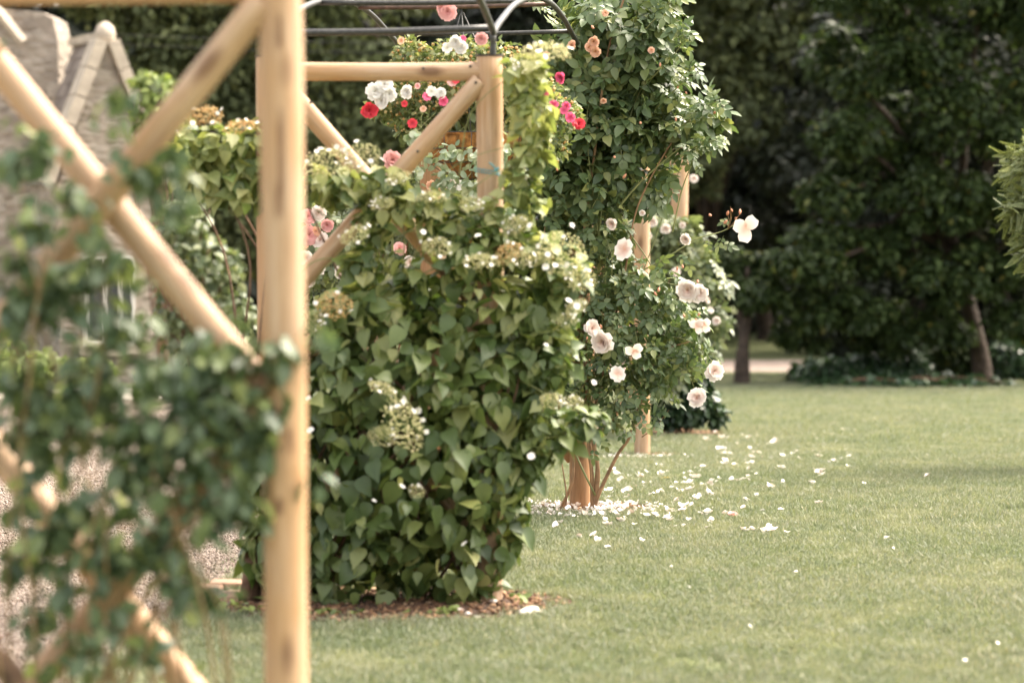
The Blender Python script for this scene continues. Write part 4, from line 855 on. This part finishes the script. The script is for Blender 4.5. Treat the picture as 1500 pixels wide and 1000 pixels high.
# ================================================================== EDGING AND STONES ON THE LEFT
ed = empty('edging_strip', ground_at(70, 905), 'rusty jointed edging line running across the gravel', 'edging')
p0, p1 = ground_at(-10, 945), ground_at(160, 855); nseg = 22
for i in range(nseg):
    a = p0 + (p1 - p0) * (i / nseg); b = p0 + (p1 - p0) * ((i + .82) / nseg); mb = MB(); mb.tube([a + [0, 0, .012], (a + b) / 2 + [0, 0, .016 + random.uniform(0, .004)], b + [0, 0, .012]], .006, 5)
    recentred('link', mb, M['rusty_iron'], ed)
M['brick_stone'] = plain('reddish_flat_stone', (.3, .18, .12), .9, .4, 14, 0, .01)
for i, (px, py, w_, h_) in enumerate([(285, 882, .14, .03), (318, 884, .16, .035), (345, 878, .12, .03), (300, 868, .15, .03), (332, 864, .14, .03), (265, 890, .1, .025)]):
    p = ground_at(px, py); mb = MB(); zb = .03 if i in (3, 4) else 0; mb.box((-w_ / 2, -.05, 0), (w_ / 2, .05, h_), .006)
    o = put('flat_stone', mb.mesh('flat_stone', M['brick_stone'], False), None, p + np.array([0, 0, .006]), Euler((0, 0, rng.normal(0, .15))).to_quaternion())
    bv = o.modifiers.new('b', 'BEVEL'); bv.width = .006
    tag(o, ['flat reddish stone, left one of the front row at the gravel edge', 'flat reddish stone, middle one of the front row at the gravel edge', 'flat reddish stone, right one nearest the hydrangea trunk', 'flat reddish stone, left one of the back row on the gravel', 'flat reddish stone, right one of the back row on the gravel', 'small flat reddish stone at the lawn corner'][i], 'stone', 'flat reddish stones at the gravel edge')

# ================================================================== STONE HOUSE
m, nt, b = mat('rubble_stone')
tc = nt.nodes.new('ShaderNodeNewGeometry'); mp = nt.nodes.new('ShaderNodeMapping'); mp.inputs['Scale'].default_value = (4, 4, 8); nt.links.new(tc.outputs['Position'], mp.inputs[0])
v = nt.nodes.new('ShaderNodeTexVoronoi'); v.inputs['Scale'].default_value = 1.4; nt.links.new(mp.outputs[0], v.inputs['Vector'])
sp = nt.nodes.new('ShaderNodeSeparateColor'); nt.links.new(v.outputs['Color'], sp.inputs[0])
r = ramp(nt, [(0, (.15, .125, .1)), (.5, (.24, .205, .165)), (1, (.35, .31, .26))]); nt.links.new(sp.outputs[0], r.inputs[0])
n2 = noise(nt, tc.outputs['Position'], 9, 6, .7); c = mixc(nt, maprange(nt, n2.outputs[0], .35, .7, 0, .7), r.outputs[0], (.33, .27, .225)); nt.links.new(c, b.inputs['Base Color'])
b.inputs['Roughness'].default_value = .9; bump(nt, maprange(nt, v.outputs['Distance'], 0, .6, 1, 0), 1, .03, b); M['rubble'] = m
M['coping'] = plain('pale_coping', (.4, .34, .275), .85, .18, 6, 0, .01)
M['slate'] = leaf_mat('stone_slate', [(0, (.13, .105, .09)), (.5, (.19, .155, .135)), (1, (.27, .225, .2))], .85, 0, (1, 1, 1))
m, nt, b = mat('window_glass'); b.inputs['Base Color'].default_value = (.05, .055, .06, 1); b.inputs['Roughness'].default_value = .08; M['glass'] = m
M['white_paint'] = plain('white_paint', (.6, .58, .54), .5, .05, 5)
YH = 30.0; kh = YH / F
hc = at(158, 300, YH); gy0 = gz(YH)
house = empty('stone_house', (hc[0], YH, gy0), 'old stone house with slate roofed gable and pale coping at the left', 'house')
H = Matrix.Rotation(math.radians(24), 4, 'Z')    # gable front turned a little to the right
def hp(x, y, z): v_ = H @ Vector((x, y, 0)); return np.array([hc[0] + v_.x, YH + v_.y, z])
hw = .62; zE = at(0, 270, YH)[2]; zA = at(0, 62, YH)[2]; dep = 1.6; zB = gy0 - .1
def house_part(name, Vl, Fl, m, smooth=False, parent=house):
    mb = MB(); mb.add([hp(*p) for p in Vl], Fl); return recentred(name, mb, m, parent, smooth)
gw = house_part('gable_wall', [(-hw, 0, zB), (hw, 0, zB), (hw, 0, zE), (0, 0, zA), (-hw, 0, zE), (-hw, dep, zB), (hw, dep, zB), (hw, dep, zE), (0, dep, zA), (-hw, dep, zE)],
                [(0, 1, 2, 3, 4), (9, 8, 7, 6, 5), (1, 6, 7, 2), (5, 0, 4, 9), (2, 7, 8, 3), (9, 4, 3, 8)], M['rubble'])
# window in the gable front
wf = MB(); zw0, zw1 = at(0, 505, YH)[2], at(0, 375, YH)[2]
def hbox(mb, x0, x1, y0, y1, z0, z1): 
    V = [hp(x, y, z) for z in (z0, z1) for y in (y0, y1) for x in (x0, x1)]
    mb.add(V, [(0, 2, 3, 1), (4, 5, 7, 6), (0, 1, 5, 4), (1, 3, 7, 5), (3, 2, 6, 7), (2, 0, 4, 6)])
for x0, x1, z0, z1 in ((-.32, -.28, zw0, zw1), (.28, .32, zw0, zw1), (-.28, .28, zw0, zw0 + .05), (-.28, .28, zw1 - .05, zw1), (-.075, -.045, zw0 + .05, zw1 - .05), (.12, .15, zw0 + .05, zw1 - .05)): hbox(wf, x0, x1, -.05, .02, z0, z1)
win = recentred('window', wf, M['white_paint'], house, False)
mb = MB(); hbox(mb, -.28, .28, -.03, -.015, zw0 + .04, zw1 - .04); recentred('pane', mb, M['glass'], win, False)
mb = MB(); hbox(mb, -.4, .4, -.1, .02, zw0 - .12, zw0 - .003); recentred('sill', mb, M['coping'], win, False)
# coping stones up both rakes
sl = math.atan2(zA - zE, hw); RL = math.hypot(zA - zE, hw)
for sgn in (-1, 1):
    for i in range(5):
        t0, t1 = i / 5 + .004, (i + 1) / 5 - .004; mb = MB(); V = []
        for tt in (t0, t1):
            bx = sgn * (hw + .06) * (1 - tt); bz = zE + (zA - zE) * tt
            for yy in (-.1, .26):
                for off in (.005, .15): V.append(hp(bx + sgn * off * math.sin(sl), yy, bz + off * math.cos(sl)))
        mb.add(V, [(0, 1, 3, 2), (4, 6, 7, 5), (0, 4, 5, 1), (2, 3, 7, 6), (1, 5, 7, 3), (0, 2, 6, 4)]); recentred('coping_stone', mb, M['coping'], house, False)
mb = MB(); mb.tube([hp(0, .05, zA - .05), hp(0, .05, zA + .12), hp(0, .05, zA + .2), hp(0, .05, zA + .25)], [.12, .13, .1, .03], 10); recentred('finial', mb, M['coping'], house)
mb = MB(); hbox(mb, -.09, .09, .18, dep, zA + .03, zA + .13); recentred('ridge_stone', mb, M['coping'], house, False)
# slates
sm = MB(); sm.box((-.5, -.5, 0), (.5, .5, 1)); slm = sm.mesh('slate', M['slate'], False)
for sgn in (-1, 1):
    for c_ in range(11):
        tt = (c_ + .5) / 11
        for j in range(6):
            w_ = dep / 6; yy = .2 + (j + .5 + (c_ % 2) * .3) * (dep - .3) / 6
            bx = sgn * (hw + .03) * (1 - tt); bz = zE + (zA - zE) * tt
            p = hp(bx + sgn * .012 * math.sin(sl), yy, bz + .012 * math.cos(sl))
            ez = Vector((H @ Vector((sgn * math.sin(sl - .06), 0, 0))).to_tuple()) + Vector((0, 0, math.cos(sl - .06))); ey = (H @ Vector((0, 1, 0))).normalized(); ez.normalize(); ex = ey.cross(ez)
            Rm = Matrix((ex, ey, ez)).transposed()
            put('slate', slm, house, p, Rm.to_quaternion(), (RL / 11 * 1.15, (dep - .3) / 6 * .96, .022 + rng.uniform(0, .01)))
# main wall further left, with its own shoulder and coping
x0, x1 = at(-260, 0, 31.4)[0], at(84, 0, 31.4)[0]; zt = at(0, 18, 31.4)[2]
mb = MB(); mb.add([(x0, 31.4, zB), (x1, 31.4, zB), (x1, 31.4, zt - .35), (x1 - .06, 31.4, zt - .08), (x1 - .2, 31.4, zt), (x0, 31.4, zt + .3), (x0, 32.4, zB), (x1, 32.4, zB), (x1, 32.4, zt - .35), (x1 - .06, 32.4, zt - .08), (x1 - .2, 32.4, zt), (x0, 32.4, zt + .3)],
                  [(0, 1, 2, 3, 4, 5), (11, 10, 9, 8, 7, 6), (1, 7, 8, 2), (2, 8, 9, 3), (3, 9, 10, 4), (4, 10, 11, 5), (6, 0, 5, 11)])
recentred('main_wall', mb, M['rubble'], house, False)
cp = MB(); a, b_ = at(-40, -30, 31.3), at(34, 62, 31.3); cp.tube([a, b_], .07, 4); recentred('coping_stone', cp, M['coping'], house, False)
# lower wall right of the gable
xa, xb = at(225, 0, 30.7)[0], at(262, 0, 30.7)[0]; mb = MB(); mb.box((xa, 30.75, zB), (xb, 31.1, at(0, 330, 30.7)[2])); o = recentred('side_wall', mb, M['rubble'], house, False)
# plants against the house
for i, (bl, lab, mk) in enumerate([([(40, 535, 55, 22), (120, 540, 50, 18), (0, 520, 40, 30)], 'low yellow green plants along the house wall behind the paving', 'pale_green'), ([(232, 150, 40, 42), (225, 185, 35, 30), (255, 190, 26, 34), (215, 120, 20, 18)], 'pale green tree top against the right side of the stone gable', 'pale_green'),
                                    ([(290, 400, 70, 60), (300, 470, 80, 60), (270, 340, 50, 50)], 'mid green bush on the lawn to the right of the house', 'rose_far'), ([(250, 560, 50, 22), (310, 530, 45, 40)], 'low green plant at the end of the pale paving', 'rose_far')]):
    YY = [29.2, 29.0, 24, 25.5][i]; bb = blobs_px(bl, YY, .8); cx = bb[0][0]
    t = empty('garden_shrub', (cx[0], YY, gz(YY)), lab, 'shrub'); Pa, Ra, Sa = scatter(bb, [900, 900, 1500, 700][i], .35, .7, .6, .5, .5, (.07, .13)); foliage(t, NEAR, Pa, Ra, Sa, M[mk], 0)
    stems(t, [(cx[0], YY, gz(YY))], bb, 12, .02, M['bark'], seed=40 + i)
# orange bed of far flowers? none; two overhead wires
for zz, a_ in ((60, 52), (74, 66)):
    mb = MB(); mb.tube(spline([at(-200, a_ - 10, 29.5), at(200, a_, 29.5), at(380, zz, 29.5), at(700, zz + 6, 29.5)], 6), .0025, 4); o = recentred('overhead_wire', mb, M['iron']); tag(o, ['upper thin wire crossing in front of the dark hedge', 'lower thin wire crossing in front of the dark hedge'][a_ == 66], 'wire', 'overhead wires')

# ================================================================== TREES
def tree(label, base, blobs, n, m, leaf, trunk_r, nclump=16, tpl=SMALL, group='trees beyond the lawn', name='broadleaf_tree', lean=0, inner=.3, trunk_m='grey_bark'):
    bx = np.array(base, float); t = empty(name, bx, label, 'tree', group)
    cl = clumps(blobs, nclump, .16, .32, .95)
    P, R, S = scatter(cl, int(n * (1 - inner)), .25, 1.0, .38, .5, .6, leaf, cull=0)
    P0, R0, S0 = scatter(blobs, int(n * inner), .35, .5, .7, .5, .3, leaf, cull=0)
    P = np.vstack([P, P0]); R = np.concatenate([R, R0]); S = np.concatenate([S, S0])
    k = P[:, 2] > gz(P[:, 1]) + .05
    o = put('crown', joined('crown', tpl, P[k] - bx, R[k], S[k], m), t, bx, kind='stuff')
    mb = MB(); zc = max(b[0][2] for b in blobs); top = np.array([np.mean([b[0][0] for b in blobs]), bx[1] + .2, zc])
    mid = bx * .55 + top * .45 + np.array([lean, 0, 0]); mb.tube(spline([bx - [0, 0, .1], bx + np.array([0, 0, .35]), mid, top], 6), [trunk_r * 1.35, trunk_r * 1.1] + list(np.linspace(trunk_r, trunk_r * .25, 17)), 10)
    recentred('trunk', mb, M[trunk_m], t)
    rr = random.Random(int(abs(bx[0]) * 100) + 3); lm_ = MB()
    for c, r in blobs:
        s = bx + (top - bx) * rr.uniform(.2, .5); e = c + np.array([rr.uniform(-.3, .3) * r[0], rr.uniform(-.3, .3) * r[1], rr.uniform(-.2, .3) * r[2]])
        lm_.tube(spline([s, (s + e) / 2 + [0, 0, .25], e], 5), list(np.linspace(trunk_r * .45, trunk_r * .1, 11)), 6)
    recentred('limbs', lm_, M[trunk_m], t)
    return t
def wb_(lst, Y): return blobs_px(lst, Y, .8)
# big tree on the right, its skirt sweeping down to the lawn's edge
tree('large dark broadleaf tree filling the right, boughs sweeping low over the lawn', gpt(1435, 31.0, 560), wb_([(1440, 160, 110, 70), (1340, 70, 80, 45), (1245, 195, 62, 34), (1300, 240, 80, 40, 30.8), (1215, 290, 52, 30), (1390, 290, 90, 46), (1200, 350, 55, 26), (1180, 385, 60, 26, 29.8), (1140, 430, 62, 24), (1290, 370, 80, 36, 30.6), (1230, 450, 75, 30), (1410, 400, 90, 42), (1470, -40, 150, 80), (1290, -20, 100, 55), (1215, 80, 45, 45, 30.9), (1330, 480, 90, 30, 30.7), (1500, 470, 60, 28), (1170, 490, 40, 24, 30.5), (1560, 330, 90, 100), (1600, 100, 120, 130), (1350, 165, 70, 30, 30.9), (1470, 300, 60, 40, 30.9), (1260, 120, 40, 28)], 30.2), 62000, M['tree_leaf'], (.08, .16), .15, 16, SMALL, inner=.22)
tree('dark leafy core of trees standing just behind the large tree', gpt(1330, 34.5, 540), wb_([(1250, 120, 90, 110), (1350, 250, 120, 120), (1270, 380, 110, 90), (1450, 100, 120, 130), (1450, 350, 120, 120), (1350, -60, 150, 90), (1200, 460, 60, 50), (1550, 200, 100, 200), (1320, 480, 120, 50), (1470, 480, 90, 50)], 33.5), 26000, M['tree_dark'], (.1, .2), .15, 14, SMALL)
tree('slim tree with a bare brown trunk at the lawn end beside the rose', gpt(1087, 30.2, 560), wb_([(1090, 400, 45, 34), (1120, 400, 40, 36), (1060, 390, 40, 36), (1100, 430, 30, 16)], 30.6), 5000, M['tree_leaf'], (.07, .13), .11, 12, SMALL)
tree('tall olive green tree behind the rose, blurred in the distance', gpt(1050, 40.5, 520), wb_([(1040, 60, 70, 80), (990, 150, 60, 90), (1090, 150, 60, 70), (950, 30, 70, 100), (1140, 40, 60, 80), (1000, -70, 150, 90), (1010, 240, 60, 50)], 39), 15000, M['tree_olive'], (.12, .22), .16, 14)
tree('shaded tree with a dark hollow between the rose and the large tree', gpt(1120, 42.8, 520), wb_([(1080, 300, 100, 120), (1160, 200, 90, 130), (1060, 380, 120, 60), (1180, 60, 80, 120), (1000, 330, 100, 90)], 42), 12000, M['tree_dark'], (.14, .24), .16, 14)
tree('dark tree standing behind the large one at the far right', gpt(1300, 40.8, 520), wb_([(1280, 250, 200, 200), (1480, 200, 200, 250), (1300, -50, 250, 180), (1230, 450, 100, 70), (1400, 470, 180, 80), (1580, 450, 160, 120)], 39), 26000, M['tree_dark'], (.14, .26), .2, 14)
tree('dark dense tree behind the metal arch and hanging basket', gpt(520, 35.5, 540), wb_([(480, 200, 90, 80), (560, 120, 80, 80), (450, 60, 80, 70), (600, 250, 100, 90), (520, 330, 130, 80), (700, 180, 100, 110), (520, -60, 180, 90)], 34), 22000, M['tree_olive'], (.1, .2), .18, 15)
tree('dark yew like tree rising behind the stone house', gpt(300, 36, 540), wb_([(290, 120, 90, 90), (230, 60, 80, 70), (350, 60, 80, 80), (320, 220, 90, 90), (300, 330, 110, 90), (260, 0, 150, 80), (380, 300, 80, 110), (180, -40, 140, 60)], 34.5), 22000, M['tree_olive'], (.1, .18), .18, 15)
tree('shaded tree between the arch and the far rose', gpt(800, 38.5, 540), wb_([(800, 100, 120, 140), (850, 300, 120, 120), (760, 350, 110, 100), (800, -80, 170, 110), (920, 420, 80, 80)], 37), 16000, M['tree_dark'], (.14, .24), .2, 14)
# understorey bushes at the edge of the wood
for i, (px, py, rx, ry, Y, lab) in enumerate([(1390, 515, 42, 36, 31.6, 'mid green bush beneath the large tree beside its trunk'), (1230, 545, 70, 20, 31, 'low dark bush under the left skirt of the large tree'), (1300, 535, 60, 28, 31.2, 'dark bush under the middle of the large tree'), (1490, 530, 50, 34, 31.4, 'dark bush behind the trunk at the right edge'), (1330, 561, 150, 7, 29.7, 'low ground plants along the shaded lawn edge')]):
    bb = blobs_px([(px, py, rx, ry), (px - rx * .5, py + ry * .3, rx * .6, ry * .6), (px + rx * .5, py + ry * .3, rx * .6, ry * .6)], Y, .8)
    t = empty('woodland_bush', (bb[0][0][0], Y, gz(Y)), lab, 'bush', 'bushes beneath the trees'); Pa, Ra, Sa = scatter(bb, 1500, .35, .7, .6, .5, .5, (.08, .14)); k = Pa[:, 2] > gz(Pa[:, 1]); foliage(t, NEAR, Pa[k], Ra[k], Sa[k], M['shrub_leaf'] if i else M['tree_leaf'], 0)
    stems(t, [(bb[0][0][0], Y, gz(Y))], bb, 8, .015, M['bark'], seed=60 + i)
# the far wood behind everything
n = 60000; P = np.stack([rng.uniform(-18, 20, n), rng.uniform(44, 50, n), np.zeros(n)], 1)
hgt = 8.5 + 1.5 * np.sin(P[:, 0] * .7) + 1.0 * np.sin(P[:, 0] * 1.9 + 1); P[:, 2] = -1.2 + rng.random(n) ** .85 * (hgt + 1.5); P[:, 1] += .9 * np.sin(P[:, 0] * 1.7 + P[:, 2] * 1.3) + .7 * np.sin(P[:, 2] * 2.4 + P[:, 0] * .6)
Nn = unit(np.array([0, -.6, .6]) + rng.normal(0, .6, (n, 3))); T = rng.normal(0, .6, (n, 3)) + [0, 0, -.6]; T = unit(T - Nn * (T * Nn).sum(1, keepdims=True)); R = np.stack([np.cross(T, Nn), T, Nn], 2)
tag(put('woodland', joined('woodland', SMALL, P, R, rng.uniform(.3, .6, n), M['tree_dark'])), 'dark mass of distant woodland closing the garden', 'woodland', None, 'stuff')

# conifer reaching in at the right edge
cn = empty('conifer', gpt(1640, 15.5, 600), 'light green feathery conifer branch reaching in at the right edge', 'tree')
V = []; Fc = []; o_ = 0; parts = []
for i in range(40):
    t_ = i / 40; L_ = .34 * (1 - t_ * .75)
    for sg in (-1, 1):
        a = sg * (.75 - t_ * .3); dx, dy = math.sin(a), math.cos(a); w_ = .02
        v_ = np.array([(0, t_, 0), (dx * L_ * .5 + w_, t_ + dy * L_ * .5, .02), (dx * L_, t_ + dy * L_, -.03), (dx * L_ * .5 - w_, t_ + dy * L_ * .5 + w_, .02)]); parts.append((v_, [(0, 1, 2, 3)]))
SPR = join_tpl(parts)
cb = blobs_px([(1525, 240, 48, 36), (1525, 305, 50, 34), (1545, 365, 50, 40), (1600, 300, 90, 130), (1660, 120, 80, 100), (1650, 420, 80, 70)], 15.3, 1)
Pa, Ra, Sa = scatter(cb, 1300, .35, .6, .6, .1, 1.1, (.1, .2)); Pb, Rb, Sb = scatter(cb[:3], 1100, .3, .6, .6, .0, 1.2, (.08, .15), cull=0); Pa = np.vstack([Pa, Pb]); Ra = np.concatenate([Ra, Rb]); Sa = np.concatenate([Sa, Sb]); foliage(cn, SPR, Pa, Ra, Sa, M['conifer'], 40, leafname='spray')
mb = MB(); bx = np.array(cn.location); mb.tube([bx - [0, 0, .1], bx + [0, 0, 1.5], bx + [0, 0, 3.4]], [.12, .09, .03], 10); recentred('trunk', mb, M['grey_bark'], cn)
stems(cn, [bx + np.array([0, 0, 1.2]), bx + np.array([0, 0, 1.8])], cb, 24, .012, M['bark'], seed=71)
print('petals', pn, 'objects', len(bpy.data.objects), 'tris', sum(len(m.loops) - 2 * len(m.polygons) for m in bpy.data.meshes))
